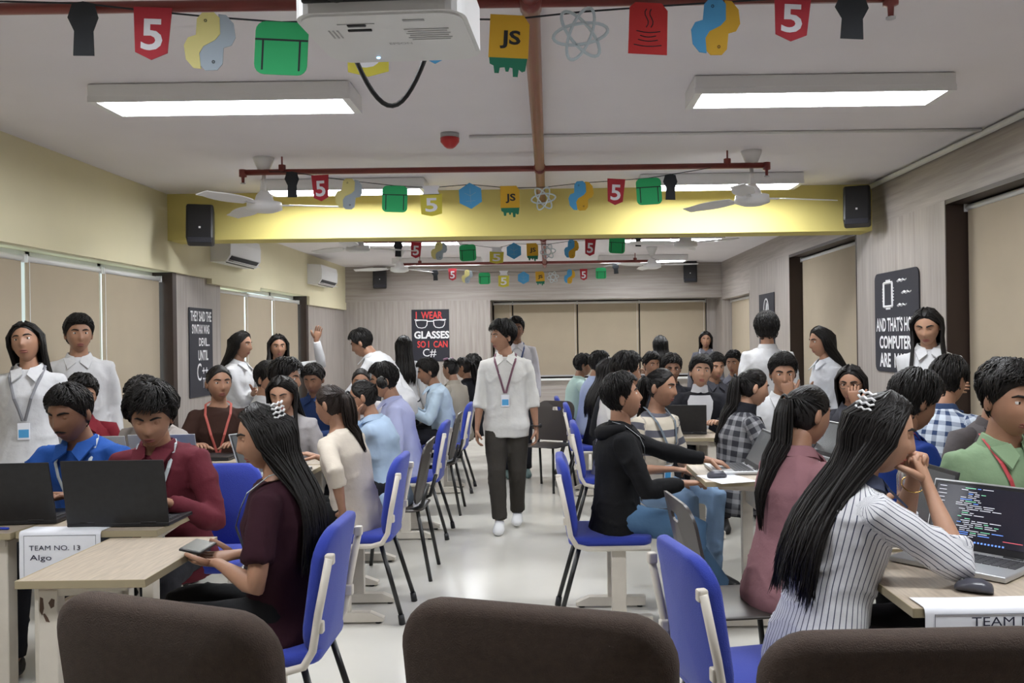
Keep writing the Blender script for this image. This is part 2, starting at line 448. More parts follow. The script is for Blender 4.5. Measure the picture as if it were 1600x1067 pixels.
# sprinkler pipes
pipe = empty('sprinkler_pipe', (-0.05, 0, 2.70))
MB().tube([(0, YB, 0), (0, BEAM_Y, 0)], 0.034, n=14).build('main_pipe', M_RED, pipe, True)
MB().tube([(0, BEAM_Y + 0.3, -0.1), (0, 13.2, -0.1)], 0.03, n=12).build('main_pipe', M_RED, pipe, True)
for y, x0, x1, zz in ((3.12, -3.2, 1.3, 0), (6.17, -2.12, 1.62, 0), (9.6, -2.1, 1.6, -0.1), (12.6, -2.1, 1.6, -0.1)):
    br = MB().tube([(x0, y, zz), (x1, y, zz)], 0.021, n=10).build('branch_pipe', M_RED, pipe, True)
    MB().tube([(0, y - 0.05, zz), (0, y + 0.05, zz)], 0.042, n=14).build('tee_joint', M_RED, br, True)
    for x in (x0, x1):
        MB().tube([(x, y, zz + 0.02), (x, y, zz - 0.03), (x, y, zz - 0.035), (x, y, zz - 0.075)], [0.028, 0.028, 0.012, 0.01], n=10).build('sprinkler_head', M_RED, br, True)
        MB().tube([(x, y, zz - 0.075), (x, y, zz - 0.08)], [0.018, 0.018], n=10).build('deflector', M_GREYP, br)
    zc = (ZC if y < BEAM_Y else ZC2) - 2.70
    for x in (x0 + 0.28, x1 - 0.28):
        MB().tube([(x, y, zz), (x, y, zz + 0.05)], 0.026, n=8).tube([(x, y, zz + 0.05), (x, y, zc)], 0.006, n=6).build('hanger', M_RED, br)
tag(pipe, 'red sprinkler pipe run with cross branches under the ceiling', 'pipe')
sd = empty('smoke_detector', (-0.62, 5.55, ZC))
MB().tube([(0, 0, 0), (0, 0, -0.03)], 0.06, n=16).build('base', M_GREYP, sd, True)
MB().tube([(0, 0, -0.03), (0, 0, -0.055), (0, 0, -0.085), (0, 0, -0.095)], [0.062, 0.06, 0.035, 0.02], n=16).build('dome', mat('red_plastic', (0.5, 0.03, 0.03), 0.35), sd, True)
tag(sd, 'small red dome detector on the white ceiling', 'detector')

# loudspeakers
def speaker(x, y, z, rz, label, s=1.0):
    root = empty('loudspeaker', (x, y, z), R(rz))
    MB().box((0, 0, 0), (0.22 * s, 0.20 * s, 0.32 * s), rot=Matrix.Rotation(R(-14), 3, 'X'), bev=0.02).build('cabinet', M_BLACK, root)
    MB().box((0, -0.102 * s, -0.026), (0.19 * s, 0.012, 0.28 * s), rot=Matrix.Rotation(R(-14), 3, 'X'), bev=0.004).build('grille', mat('speaker_mesh', (0.02, 0.02, 0.03), 0.7, bump=0.6, bscale=500), root)
    MB().box((0, -0.112 * s, -0.03), (0.016, 0.004, 0.016)).build('emblem', M_WHITE, root)
    MB().box((0, 0.13 * s, 0.02), (0.05, 0.12, 0.05)).build('bracket', M_BLACKM, root)
    tag(root, label, 'speaker')
speaker(-2.98, 7.42, 2.50, 18, 'black loudspeaker at the window end of the yellow beam')
speaker(2.66, 7.42, 2.58, -22, 'black loudspeaker at the laminate wall end of the yellow beam')
speaker(-2.75, 14.1, 2.52, 10, 'black loudspeaker high on the far wall above the glasses poster side')
speaker(2.32, 14.1, 2.55, -10, 'black loudspeaker high on the far wall above the window')

# wall air conditioners
def aircon(y, label):
    root = empty('air_conditioner', (XL, y, 2.30))
    prof = [(0, 0), (0.15, 0.0), (0.20, 0.07), (0.205, 0.2), (0.19, 0.27), (0, 0.28)]
    MB().prism([(a, b) for a, b in prof], (0, 0.45, 0), (1, 0, 0), (0, 0, 1), 0.90).build('body', M_WHITE, root)
    MB().box((0.165, 0, 0.028), (0.09, 0.80, 0.012), rot=Matrix.Rotation(R(-48), 3, 'Y')).build('outlet', M_BLACK, root)
    MB().box((0.185, 0, 0.015), (0.07, 0.80, 0.006), rot=Matrix.Rotation(R(20), 3, 'Y')).build('flap', M_WHITE, root)
    tag(root, label, 'air conditioner')
aircon(9.05, 'white split air conditioner on the cream wall nearer the yellow beam')
aircon(12.5, 'white split air conditioner on the cream wall near the far wall')

# projector hanging over the front chairs
pj = empty('projector', (-0.295, 1.685, 2.07), R(-3))
MB().prism(rrect(0.315, 0.275, 0.045, 6), (0, 0, 0.09), (1, 0, 0), (0, -1, 0), 0.088).build('body', M_WHITE, pj)
MB().prism(rrect(0.30, 0.26, 0.04, 6), (0, 0, 0.004), (1, 0, 0), (0, -1, 0), 0.006).build('base_cover', M_WHITE, pj)
fr = MB().box((0, -0.139, 0.05), (0.27, 0.012, 0.06), bev=0.004).build('front_panel', M_BLACK, pj)
MB().tube([(-0.07, -0.14, 0.05), (-0.07, -0.165, 0.05)], 0.032, n=20).build('lens', M_BLACK, fr, True)
for k in range(7): MB().box((0.06 + k * 0.011, -0.146, 0.05), (0.004, 0.004, 0.045)).build('vent_slat', M_GREYP, fr)
lt = MB()
put_text(lt, 'EPSON', (0.01, 0.02, -0.0025), (1, 0, 0), (0, -1, 0), w=0.045, bold=0.01, lift=0.0)
lt.build('lettering', M_GREYP, pj)
mk = MB()
for k in range(6): mk.box((0.075, -0.055 + k * 0.011, -0.0028), (0.085 - 0.01 * (k % 2), 0.003, 0.0008))
for k in range(3): mk.box((-0.11 + 0.008 * k, -0.04, -0.0028), (0.003, 0.04, 0.0008))
mk.box((-0.05, -0.09, -0.0028), (0.07, 0.003, 0.0008)); mk.box((0.06, -0.1, -0.0028), (0.04, 0.008, 0.0008))
mk.build('label_print', M_GREYP, pj)
MB().box((-0.05, -0.06, -0.003), (0.045, 0.006, 0.004)).build('focus_slot', M_BLACK, pj)
MB().box((-0.05, -0.085, -0.003), (0.035, 0.01, 0.005), bev=0.002).build('focus_ring', M_BLACK, pj)
MB().ell((-0.055, 0.10, -0.003), (0.004, 0.003, 0.002), n=8, m=6).build('status_lamp', emat('blue_led', (0.25, 0.55, 1.0), 6.0), pj)
MB().tube([(0, 0.02, 0.09), (0, 0.02, ZC - 2.07)], 0.022, n=12).build('ceiling_pole', M_WHITE, pj, True)
MB().tube([(0, 0.02, ZC - 2.09), (0, 0.02, ZC - 2.07)], 0.07, n=16).build('ceiling_plate', M_WHITE, pj, True)
cb = [(-0.13 + 0.175 * t, 0.16 + 0.01 * math.sin(t * 5), 0.05 - 0.135 * math.sin(math.pi * t) ** 0.8) for t in np.linspace(0, 1, 17)]
MB().tube([(-0.12, 0.10, 0.06)] + cb + [(0.04, 0.10, 0.06)], 0.0052, n=8).build('cable', M_BLACK, pj, True)
tag(pj, 'white ceiling projector with a black cable loop over the brown chairs', 'projector')

# ------------------------------------------------------------------ posters
def poster(name, o, r, w, h, label, rad=0.0):
    root = empty(name, o)
    r = Vector(r); u = Vector((0, 0, 1)); n = r.cross(u)
    pts = rrect(w, h, rad, 4) if rad else [(-w / 2, -h / 2), (w / 2, -h / 2), (w / 2, h / 2), (-w / 2, h / 2)]
    MB().prism(pts, n * 0.006, r, u, 0.006).build('card', M_POST, root)
    tag(root, label, 'poster')
    return root, r, u, n * 0.0125
def lines(root, r, u, off, rows, m, name='lettering'):
    b = MB()
    for body, cx, cz, w, h, bold in rows: put_text(b, body, off + r * cx + u * cz, r, u, w, h, bold, lift=0.0)
    return b.build(name, m, root)
p, r, u, off = poster('slogan_poster', (-1.96, YF, 1.57), (1, 0, 0), 0.62, 0.86, 'black poster with red and white words and spectacles on the far wall')
lines(p, r, u, off, [('I  WEAR', -0.02, 0.335, 0.44, 0.12, 0.02), ('SO I  CAN', 0.03, -0.145, 0.50, 0.11, 0.02)], M_RPAINT)
lines(p, r, u, off, [('GLASSES', 0.02, 0.01, 0.58, 0.125, 0.035), ('C#', -0.02, -0.29, 0.22, 0.14, 0.0)], M_WPAINT)
g = MB()
for s in (-1, 1):
    pts = [(s * (0.145 + a * 0.095), 0.19 + b * 0.065) for a, b in ((-1, .9), (-.9, -.3), (-.6, -.85), (0, -1), (.6, -.85), (.9, -.3), (1.05, .8), (0, 1), (-1, .9))]
    g.tube([off + r * a + u * b for a, b in pts], 0.008, n=5)
    g.tube([off + r * (s * 0.05) + u * 0.25, off + r * (s * 0.26) + u * 0.262], 0.010, n=5)
g.tube([off + r * -0.06 + u * 0.235, off + r * 0.06 + u * 0.235], 0.010, n=5)
g.build('spectacles_drawing', M_WPAINT, p)
p, r, u, off = poster('slogan_poster', (-3.40, 8.42, 1.40), (0, 1, 0), 0.56, 0.86, 'tall black poster lettered in white on the panelled pier')
lines(p, r, u, off, [('THEY SAID THE', 0, 0.35, 0.50, 0.10, 0.02), ('SYNTAX WAS', -0.01, 0.225, 0.42, 0.09, 0.02), ('DEVIL...', 0.07, 0.10, 0.26, 0.08, 0.02), ('UNTIL', 0.04, -0.03, 0.24, 0.10, 0.02),
                     ('C', -0.06, -0.19, 0.10, 0.17, 0.0), ('++', 0.08, -0.18, 0.14, 0.06, 0.02), ('TO', 0.07, -0.30, 0.09, 0.10, 0.0)], M_WPAINT)
p, r, u, off = poster('slogan_poster', (XR, 7.12, 1.585), (0, -1, 0), 0.90, 0.84, 'black poster with a white chip drawing on the laminate wall', 0.06)
lines(p, r, u, off, [("AND THAT'S HOW", 0.0, -0.02, 0.84, 0.12, 0.02), ('COMPUTERS', 0.0, -0.17, 0.70, 0.11, 0.03), ('ARE  MADE', -0.02, -0.32, 0.66, 0.12, 0.03)], M_WPAINT)
g = MB()
def bar(a, b, rad=0.008): g.tube([off + r * a[0] + u * a[1], off + r * b[0] + u * b[1]], rad, n=4)
x0, x1, z0, z1 = -0.24, -0.06, 0.13, 0.33
for a, b in (((x0, z0), (x1, z0)), ((x1, z0), (x1, z1)), ((x1, z1), (x0, z1)), ((x0, z1), (x0, z0))): bar(a, b, 0.011)
for k in range(5):
    z = z0 + 0.05 + k * 0.025
    bar((x0 - 0.03, z), (x0, z), 0.005); bar((x1, z), (x1 + 0.03, z), 0.005)
    x = x0 + 0.05 + k * 0.02
    bar((x, z1), (x, z1 + 0.025), 0.005); bar((x, z0), (x, z0 - 0.025), 0.005)
for k, (sx, sz) in enumerate(((0.05, 0.33), (0.14, 0.23), (0.05, 0.13))):
    for q in range(5): bar((sx + q * 0.035, sz + 0.01 * (q % 2)), (sx + q * 0.035 + 0.035, sz + 0.01 * ((q + 1) % 2)), 0.011 if q < 3 else 0.006)
g.build('chip_drawing', M_WPAINT, p)
p, r, u, off = poster('slogan_poster', (XR, 11.35, 1.62), (0, -1, 0), 0.78, 0.84, 'small-looking black poster with a white ring emblem past the yellow beam')
g = MB()
g.tube([off + r * (0.12 * math.cos(a)) + u * (0.2 + 0.15 * math.sin(a)) for a in np.linspace(0, 6.283, 17)], 0.010, n=5)
g.tube([off + r * -0.04 + u * 0.11, off + r * 0.03 + u * 0.30], 0.009, n=5).tube([off + r * 0.05 + u * 0.12, off + r * 0.05 + u * 0.28], 0.009, n=5)
for k, w in enumerate((0.09, 0.07, 0.0, 0.08, 0.09, 0.08, 0.07)):
    if w: g.prism([(-w / 2, -0.07), (w / 2, -0.06), (w / 2, 0.07), (-w / 2, 0.06)], off + r * (-0.31 + k * 0.103) + u * -0.09, r, u, 0.003)
g.build('emblem', M_WPAINT, p)

# ------------------------------------------------------------------ paper garlands
GC = {k: mat('card_' + k, c, 0.7) for k, c in dict(red=(0.42, 0.02, 0.035), yel=(0.62, 0.55, 0.06), pale=(0.68, 0.62, 0.25), gold=(0.62, 0.36, 0.02), grn=(0.02, 0.42, 0.14), dgrn=(0.01, 0.16, 0.09),
      blue=(0.07, 0.33, 0.62), steel=(0.36, 0.43, 0.50), ice=(0.50, 0.58, 0.62), char=(0.012, 0.015, 0.02), java=(0.48, 0.02, 0.02), brown=(0.35, 0.16, 0.07)).items()}
X_, Z_ = Vector((1, 0, 0)), Vector((0, 0, 1))
HALF = [(-.22, .40), (-.12, .5), (.1, .5), (.2, .4), (.2, .12), (.1, .02), (-.12, -.08), (-.2, -.2), (-.18, -.47), (-.32, -.45), (-.45, -.3), (-.48, -.05), (-.4, .08), (-.25, .12)]
def cutout(kind, c, w, h, parent, tilt=0.0):
    """one card cut-out hung from the string at its top edge; c = its centre"""
    c = Vector(c); r = Vector((math.cos(tilt), 0, math.sin(tilt))); u = Vector((-math.sin(tilt), 0, math.cos(tilt)))
    T = 0.004; fr = c + Vector((0, -0.0005, 0))
    def pr(pts, m, dz=0.0, name='card'):
        return MB().prism([(a * w, b * h) for a, b in pts], c - Vector((0, dz, 0)), r, u, T), m
    if kind in ('shield', 'tabshield'):
        if kind == 'shield': pts = [(-.5, .5), (-.42, -.36), (0, -.5), (.42, -.36), (.5, .5)]
        else: pts = [(-.5, .22), (-.48, -.42), (0, -.5), (.48, -.42), (.5, .22)]
        b, m = pr(pts, None); o = b.build('shield_cutout', GC['red' if kind == 'shield' else 'yel'], parent)
        if kind == 'tabshield': MB().prism([(a * w, b_ * h) for a, b_ in ((-.4, .2), (.4, .2), (.3, .35), (.42, .5), (-.42, .5), (-.3, .35))], c, r, u, T).build('white_tab', M_PAPER, o)
        t = MB(); put_text(t, '5', fr + u * (-.02 if kind == 'shield' else -.13) * h, r, u, w * 0.56, h * (0.6 if kind == 'shield' else .45), 0.02, lift=T); t.build('numeral', M_PAPER, o)
    elif kind in ('swirl_pale', 'swirl'):
        a, bcol = ('pale', 'steel') if kind == 'swirl_pale' else ('blue', 'gold')
        o = MB().prism([(x * w, y * h) for x, y in HALF], c, r, u, T).build('swirl_cutout', GC[a], parent)
        MB().prism([(-x * w, -y * h) for x, y in HALF], c + Vector((0, 0.002, 0)), r, u, T).build('second_half', GC[bcol], o)
        d = MB()
        for q in (-1, 1): d.tube([c + r * (q * -.06 * w + .025 * w * math.cos(a_)) + u * (q * .36 * h + .025 * h * math.sin(a_)) - Vector((0, T + .001, 0)) for a_ in np.linspace(0, 6.283, 7)], 0.0012, n=4)
        d.build('dot', GC['char'], o)
    elif kind == 'green':
        o = MB().prism([(a, b) for a, b in rrect(w * 0.86, h * 0.86, w * .16, 4)], c, r, u, T).build('green_tag', GC['grn'], parent)
        d = MB()
        d.prism([(-.43 * w, .12 * h), (.43 * w, .12 * h), (.43 * w, .15 * h), (-.43 * w, .15 * h)], c - Vector((0, T, 0)), r, u, 0.001)
        for q in (-1, 1): d.prism([(q * .3 * w - .015 * w, -.36 * h), (q * .3 * w + .015 * w, -.36 * h), (q * .3 * w + .015 * w, .12 * h), (q * .3 * w - .015 * w, .12 * h)], c - Vector((0, T, 0)), r, u, 0.001)
        d.build('dark_band', GC['char'], o)
    elif kind == 'dark':
        o = MB().prism([(a * w * .8, b * h * .92) for a, b in ((-.5, .2), (-.36, .46), (0, .5), (.36, .46), (.5, .2), (.34, -.05), (.38, -.5), (-.3, -.5), (-.28, -.05))], c, r, u, T).build('dark_tag', GC['char'], parent)
    elif kind == 'js':
        o = MB().prism([(a * w, b * h) for a, b in ((-.5, .5), (-.5, -.2), (.5, -.2), (.5, .36), (.34, .5))], c, r, u, T).build('yellow_page_cutout', GC['gold'], parent)
        t = MB(); put_text(t, 'JS', fr + u * .1 * h + r * .03 * w, r, u, w * .52, h * .3, 0.03, lift=T); t.build('lettering', GC['char'], o)
        MB().prism([(a * w, b * h) for a, b in ((-.48, -.2), (-.46, -.3), (-.36, -.33), (-.33, -.45), (-.22, -.45), (-.2, -.36), (-.08, -.35), (-.05, -.42), (.02, -.42), (.05, -.35), (.12, -.36), (.14, -.5), (.26, -.5), (.28, -.38), (.36, -.42), (.44, -.4), (.48, -.2))], c - Vector((0, .001, 0)), r, u, T).build('green_drips', GC['dgrn'], o)
    elif kind == 'atom':
        b = MB()
        for k in range(3):
            a0 = R(60 * k + 8)
            pts = []
            for a_ in np.linspace(0, 2 * math.pi, 25):
                x, y = .5 * math.cos(a_), .19 * math.sin(a_)
                pts.append(c + r * ((x * math.cos(a0) - y * math.sin(a0)) * w) + u * ((x * math.sin(a0) + y * math.cos(a0)) * w))
            b.tube(pts, w * 0.03, n=6, cap=False)
        o = b.build('atom_cutout', GC['ice'], parent)
    elif kind == 'hex':
        o = MB().prism([(.5 * w * math.cos(R(30 + 60 * k)) * 1.12, .5 * h * math.sin(R(30 + 60 * k))) for k in range(6)], c, r, u, T).build('hexagon_cutout', GC['blue'], parent)
        d = MB()
        for a, b_ in (((0, .3), (0, -.3)), ((-.25, .12), (0, 0)), ((.25, .12), (0, 0)), ((-.2, -.2), (.2, -.2))): d.tube([c + r * a[0] * w + u * a[1] * h - Vector((0, T, 0)), c + r * b_[0] * w + u * b_[1] * h - Vector((0, T, 0))], 0.0009, n=4)
        d.build('pen_lines', GC['steel'], o)
    else:   # red tile with a steaming cup drawn in dark lines
        o = MB().prism([(a * w, b * h) for a, b in ((-.48, -.5), (.5, -.5), (.46, .36), (.3, .5), (-.36, .5), (-.5, .4))], c, r, u, T).build('red_tile_cutout', GC['java'], parent)
        d = MB()
        for z, ww in ((-.05, .6), (-.14, .4), (-.22, .5), (-.32, .7)):
            d.tube([c + r * (ww * w * (t - .5)) + u * (z * h - .03 * h * math.sin(math.pi * t)) - Vector((0, T, 0)) for t in np.linspace(0, 1, 7)], 0.0018, n=4)
        for q in (-.06, .06): d.tube([c + r * (q * w + .05 * w * math.sin(t * 6)) + u * ((.02 + .36 * t) * h) - Vector((0, T, 0)) for t in np.linspace(0, 1, 7)], 0.0018, n=4)
        d.build('cup_drawing', GC['char'], o)
    return o
def px2(px, py, y):
    """room point at distance y into the room that the photograph shows at (px, py)"""
    dx, dy = px - VX, py - VY
    c, s = math.cos(ROLL), math.sin(ROLL)
    ux, uy = dx * c - dy * s, dx * s + dy * c
    return Vector((ux * y / F_PX, y, CAM_Z - uy * y / F_PX))
def garland(y, items, ends, label, scale):
    g = empty('paper_garland', (0, y, 0))
    pts = [px2(ends[0][0], ends[0][1], y)]
    tops = []
    for kind, px, py, w, h in items:
        c = px2(px, py, y) - Vector((0, y, 0))
        W, H = w * y / F_PX, h * y / F_PX
        tops.append(c + Vector((0, 0.005, H * 0.44)))
        cutout(kind, c, W, H, g, tilt=R(random.uniform(-4, 4)))
    path = [px2(*ends[0], y) - Vector((0, y - 0.005, 0))] + tops + [px2(*ends[1], y) - Vector((0, y - 0.005, 0))]
    MB().tube(path, 0.0035 * scale, n=5).build('string', GC['char'], g)
    tag(g, label, 'garland')
garland(3.08, [('dark', 130, 45, 60, 92), ('shield', 238, 53, 60, 82), ('swirl_pale', 328, 65, 84, 90), ('green', 440, 76, 96, 96), ('tabshield', 575, 72, 66, 96), ('hex', 680, 62, 74, 76), ('js', 795, 72, 62, 96),
               ('atom', 907, 53, 86, 80), ('cup', 1013, 45, 62, 80), ('swirl', 1118, 42, 80, 88), ('shield', 1237, 28, 58, 74), ('dark', 1330, 26, 66, 76)], ((-40, 0), (1500, -30)),
        'paper cut-out garland hanging just in front of the projector pipe', 1.0)
garland(6.12, [('dark', 456, 288, 28, 44), ('shield', 501, 294, 27, 41), ('swirl_pale', 545, 303, 44, 48), ('green', 617, 311, 46, 48), ('tabshield', 674, 314, 34, 48), ('hex', 735, 306, 36, 41), ('js', 797, 315, 30, 49),
               ('atom', 849, 310, 38, 40), ('swirl', 908, 306, 42, 46), ('shield', 962, 300, 28, 41), ('green', 1014, 299, 46, 48), ('dark', 1047, 292, 28, 44)], ((420, 268), (1110, 262)),
        'paper cut-out garland strung along the branch pipe before the yellow beam', 0.8)
garland(9.55, [('dark', 622, 389, 18, 26), ('shield', 650, 391, 17, 25), ('swirl_pale', 686, 392, 26, 28), ('green', 731, 395, 30, 30), ('tabshield', 776, 399, 22, 26), ('hex', 803, 392, 23, 26), ('js', 832, 394, 18, 28),
               ('atom', 856, 393, 24, 26), ('swirl', 893, 389, 24, 29), ('shield', 922, 387, 17, 26), ('green', 964, 383, 29, 30), ('dark', 997, 374, 16, 24)], ((590, 376), (1060, 358)),
        'paper cut-out garland just behind the yellow beam', 0.8)
garland(12.9, [('dark', 680, 430, 13, 18), ('shield', 707, 429, 13, 19), ('swirl_pale', 730, 432, 18, 21), ('green', 757, 435, 21, 21), ('tabshield', 787, 436, 17, 26), ('hex', 818, 434, 18, 20), ('js', 844, 435, 14, 22),
               ('atom', 864, 433, 18, 19), ('swirl', 890, 432, 18, 22), ('shield', 912, 429, 12, 18), ('green', 939, 427, 19, 20), ('dark', 962, 420, 13, 17)], ((650, 420), (1000, 410)),
        'paper cut-out garland nearest the far wall', 0.8)
# ------------------------------------------------------------------ furniture
def cushion(mb, pts, o, r, u, t, bend=0.0, bendv=0.0, crown=0.0, mi=0):
    """padded slab: outline pts in plane (o, r, u), half thickness t, bent along r (bend) and u (bendv)"""
    o, r, u = Vector(o), Vector(r), Vector(u); n = r.cross(u).normalized()
    lay = [(0.0, -t - crown), (.35, -t - crown * .9), (.7, -t - crown * .6), (.93, -t), (.985, -t * .75), (1, -t * .3), (1, t * .3), (.985, t * .75), (.93, t), (.7, t + crown * .6), (.35, t + crown * .9), (0.0, t + crown)]
    k = len(pts); v = []; f = []
    for s, q in lay:
        for x, y in pts:
            x, y = x * s, y * s
            v.append(o + r * x + u * y + n * (q + bend * x * x + bendv * y * y))
    for a in range(len(lay) - 1):
        for i in range(k):
            j = (i + 1) % k
            f.append((a * k + i, a * k + j, (a + 1) * k + j, (a + 1) * k + i))
    mb.add(v, f, mi)
    return mb
def weld(o, d=0.0005):
    bm = bmesh.new(); bm.from_mesh(o.data); bmesh.ops.remove_doubles(bm, verts=bm.verts, dist=d)
    bmesh.ops.recalc_face_normals(bm, faces=bm.faces); bm.to_mesh(o.data); bm.free(); return o
def make_blue_chair():
    root = empty('classroom_chair')
    weld(cushion(MB(), rrect(0.43, 0.43, 0.07, 5), (0, 0.0, 0.445), (1, 0, 0), (0, 1, 0), 0.024, crown=0.008).build('seat', M_BLUE, root, True))
    weld(cushion(MB(), rrect(0.42, 0.43, 0.10, 6), (0, -0.222, 0.655), (-1, 0, 0.0), (0, -0.14, 0.99), 0.022, bend=0.55, bendv=-0.25, crown=0.006).build('backrest', M_BLUE, root, True))
    for s in (-1, 1):
        x = s * 0.222
        pth = [(x, 0.20, 0.415), (x, -0.12, 0.415), (x, -0.175, 0.43), (x, -0.205, 0.48), (x, -0.225, 0.60), (x, -0.262, 0.78)]
        rl = MB().tube(pth, 0.017, n=8, ref=(1, 0, 0), flat=0.8).build('side_rail', M_CREAM, root, True)
        MB().box((x - s * 0.012, -0.262, 0.775), (0.03, 0.03, 0.035), bev=0.006).build('clip', M_CREAM, rl)
        MB().box((x - s * 0.012, -0.225, 0.555), (0.03, 0.03, 0.04), bev=0.006).build('clip', M_CREAM, rl)
        lg = MB().tube([(s * 0.17, -0.16, 0.41), (s * 0.20, -0.27, 0.03)], 0.0125, n=8).build('rear_leg', M_BLACKM, root, True)
        MB().tube([(s * 0.199, -0.264, 0.05), (s * 0.201, -0.272, 0.0)], [0.016, 0.018], n=8).build('rubber_foot', M_BLACK, lg, True)
        c = MB().box((s * 0.17, 0.04, 0.235), (0.035, 0.075, 0.36), bev=0.004).build('pedestal', M_CREAM, root)
        MB().box((s * 0.17, 0.04, 0.408), (0.05, 0.10, 0.014), bev=0.003).build('top_plate', M_CREAM, c)
        MB().prism([(-0.17, 0.012), (0.21, 0.012), (0.21, 0.06), (-0.10, 0.06), (-0.17, 0.03)], (s * 0.17 - 0.025, 0, 0), (0, 1, 0), (0, 0, 1), 0.05).build('foot', M_CREAM, c)
        for y in (-0.14, 0.18): MB().tube([(s * 0.17, y, 0.0), (s * 0.17, y, 0.014)], 0.016, n=8).build('glide', M_BLACK, c, True)
    return root
def make_plastic_chair():
    root = empty('plastic_chair')
    weld(cushion(MB(), rrect(0.42, 0.42, 0.08, 5), (0, 0.0, 0.44), (1, 0, 0), (0, 1, 0), 0.007, bend=-0.2).build('seat', M_DKPL, root, True))
    # shell back with an oval hand hole
    v = []; f = []; n = 28
    out = rrect(0.43, 0.40, 0.09, 6)
    def P(x, y, q): return Vector((x, -0.21 - 0.20 * y + 1.1 * x * x * 0 + 0.5 * x * x + q, 0.66 + y * 0.98))
    b = MB(); k = len(out)
    for q in (-0.006, 0.006):
        for x, y in out: v.append(P(x, y, q))
        for i in range(k):
            a = math.atan2(out[i][1], out[i][0]); v.append(P(0.055 * math.cos(a), 0.12 + 0.022 * math.sin(a), q))
    for i in range(k):
        j = (i + 1) % k
        f += [(i, j, k + j, k + i), (2 * k + j, 2 * k + i, 3 * k + i, 3 * k + j), (j, i, 2 * k + i, 2 * k + j), (k + i, k + j, 3 * k + j, 3 * k + i)]
    smooth_by_angle(b.add(v, f).build('backrest', M_DKPL, root), 50)
    for sx in (-1, 1):
        MB().tube([(sx * 0.17, -0.17, 0.435), (sx * 0.20, -0.25, 0.0)], 0.0125, n=8).build('leg', M_BLACKM, root, True)
        MB().tube([(sx * 0.17, 0.15, 0.435), (sx * 0.20, 0.20, 0.0)], 0.0125, n=8).build('leg', M_BLACKM, root, True)
        MB().tube([(sx * 0.17, -0.12, 0.43), (sx * 0.19, -0.20, 0.46), (sx * 0.19, -0.24, 0.60)], 0.0125, n=8).build('back_support', M_BLACKM, root, True)
    return root
def make_brown_chair():
    root = empty('upholstered_chair')
    out = [(x * 0.96 if y < 0 else x, y) for x, y in rrect(0.58, 0.56, 0.10, 7)]
    weld(cushion(MB(), out, (0, -0.25, 0.668), (-1, 0, 0), (0, -0.12, 0.99), 0.035, bend=0.30, crown=0.008).build('backrest', M_BRN, root, True))
    weld(cushion(MB(), rrect(0.54, 0.50, 0.09, 6), (0, 0.02, 0.44), (1, 0, 0), (0, 1, 0), 0.04, crown=0.01).build('seat', M_BRN, root, True))
    for sx in (-1, 1):
        MB().tube([(sx * 0.27, 0.24, 0.0), (sx * 0.27, 0.22, 0.40), (sx * 0.27, -0.18, 0.40), (sx * 0.27, -0.26, 0.0)], 0.0135, n=8).build('leg_frame', M_BLACKM, root, True)
    MB().tube([(-0.27, -0.18, 0.40), (0.27, -0.18, 0.40)], 0.0125, n=8).build('cross_tube', M_BLACKM, root, True)
    MB().tube([(-0.27, 0.20, 0.40), (0.27, 0.20, 0.40)], 0.0125, n=8).build('cross_tube', M_BLACKM, root, True)
    for sx in (-1, 1): MB().tube([(sx * 0.16, -0.18, 0.39), (sx * 0.16, -0.25, 0.50)], 0.013, n=8).build('back_bracket', M_BLACKM, root, True)
    return root
PROTO = {}
def put(kind, x, y, head, label, group=None):
    mk, cat = {'blue': (make_blue_chair, 'chair'), 'plastic': (make_plastic_chair, 'chair'), 'brown': (make_brown_chair, 'chair')}[kind]
    if kind not in PROTO: PROTO[kind] = o = mk()
    else: o = copy_tree(PROTO[kind])
    o.location = (x, y, 0); o.rotation_euler = (0, 0, R(head))
    for k in ('group',):
        if k in o: del o[k]
    return tag(o, label, cat, group)
def make_desk(w, d):
    root = empty('classroom_desk')
    MB().box((0, 0, 0.738), (w, d, 0.022)).build('tabletop', M_DESK, root)
    e = MB()
    for s in (-1, 1):
        e.box((s * (w / 2 + 0.0015), 0, 0.738), (0.004, d + 0.006, 0.025), bev=0.001); e.box((0, s * (d / 2 + 0.0015), 0.738), (w, 0.004, 0.025), bev=0.001)
    e.build('edge_band', M_EDGE, root)
    for s in (-1, 1):
        c = MB().box((-w / 2 + 0.075, s * (d / 2 - 0.06), 0.385), (0.062, 0.045, 0.65), bev=0.004).build('leg', M_CREAM, root)
        MB().prism([(-0.04, 0.727), (0.25, 0.727), (0.25, 0.705), (0.06, 0.69), (-0.04, 0.69)], (-w / 2 + 0.075, s * (d / 2 - 0.06) + 0.018, 0), (1, 0, 0), (0, 0, 1), 0.036).build('bracket', M_CREAM, c)
        MB().prism([(-0.09, 0.012), (0.36, 0.012), (0.36, 0.03), (0.28, 0.06), (-0.09, 0.06)], (-w / 2 + 0.075, s * (d / 2 - 0.06) + 0.025, 0), (1, 0, 0), (0, 0, 1), 0.05).build('foot', M_CREAM, c)
        for x in (-0.06, 0.32): MB().tube([(-w / 2 + 0.075 + x, s * (d / 2 - 0.06), 0), (-w / 2 + 0.075 + x, s * (d / 2 - 0.06), 0.014)], 0.016, n=8).build('glide', M_BLACK, c, True)
    MB().box((-w / 2 + 0.075, 0, 0.60), (0.02, d - 0.16, 0.10)).build('crossbar', M_CREAM, root)
    return root
DP = {}
def desk(x, y, rz, label, w=0.40, d=0.60, group=None):
    k = (w, d)
    if k not in DP: DP[k] = o = make_desk(w, d)
    else: o = copy_tree(DP[k])
    o.location = (x, y, 0); o.rotation_euler = (0, 0, R(rz))
    if 'group' in o: del o['group']
    return tag(o, label, 'desk', group)
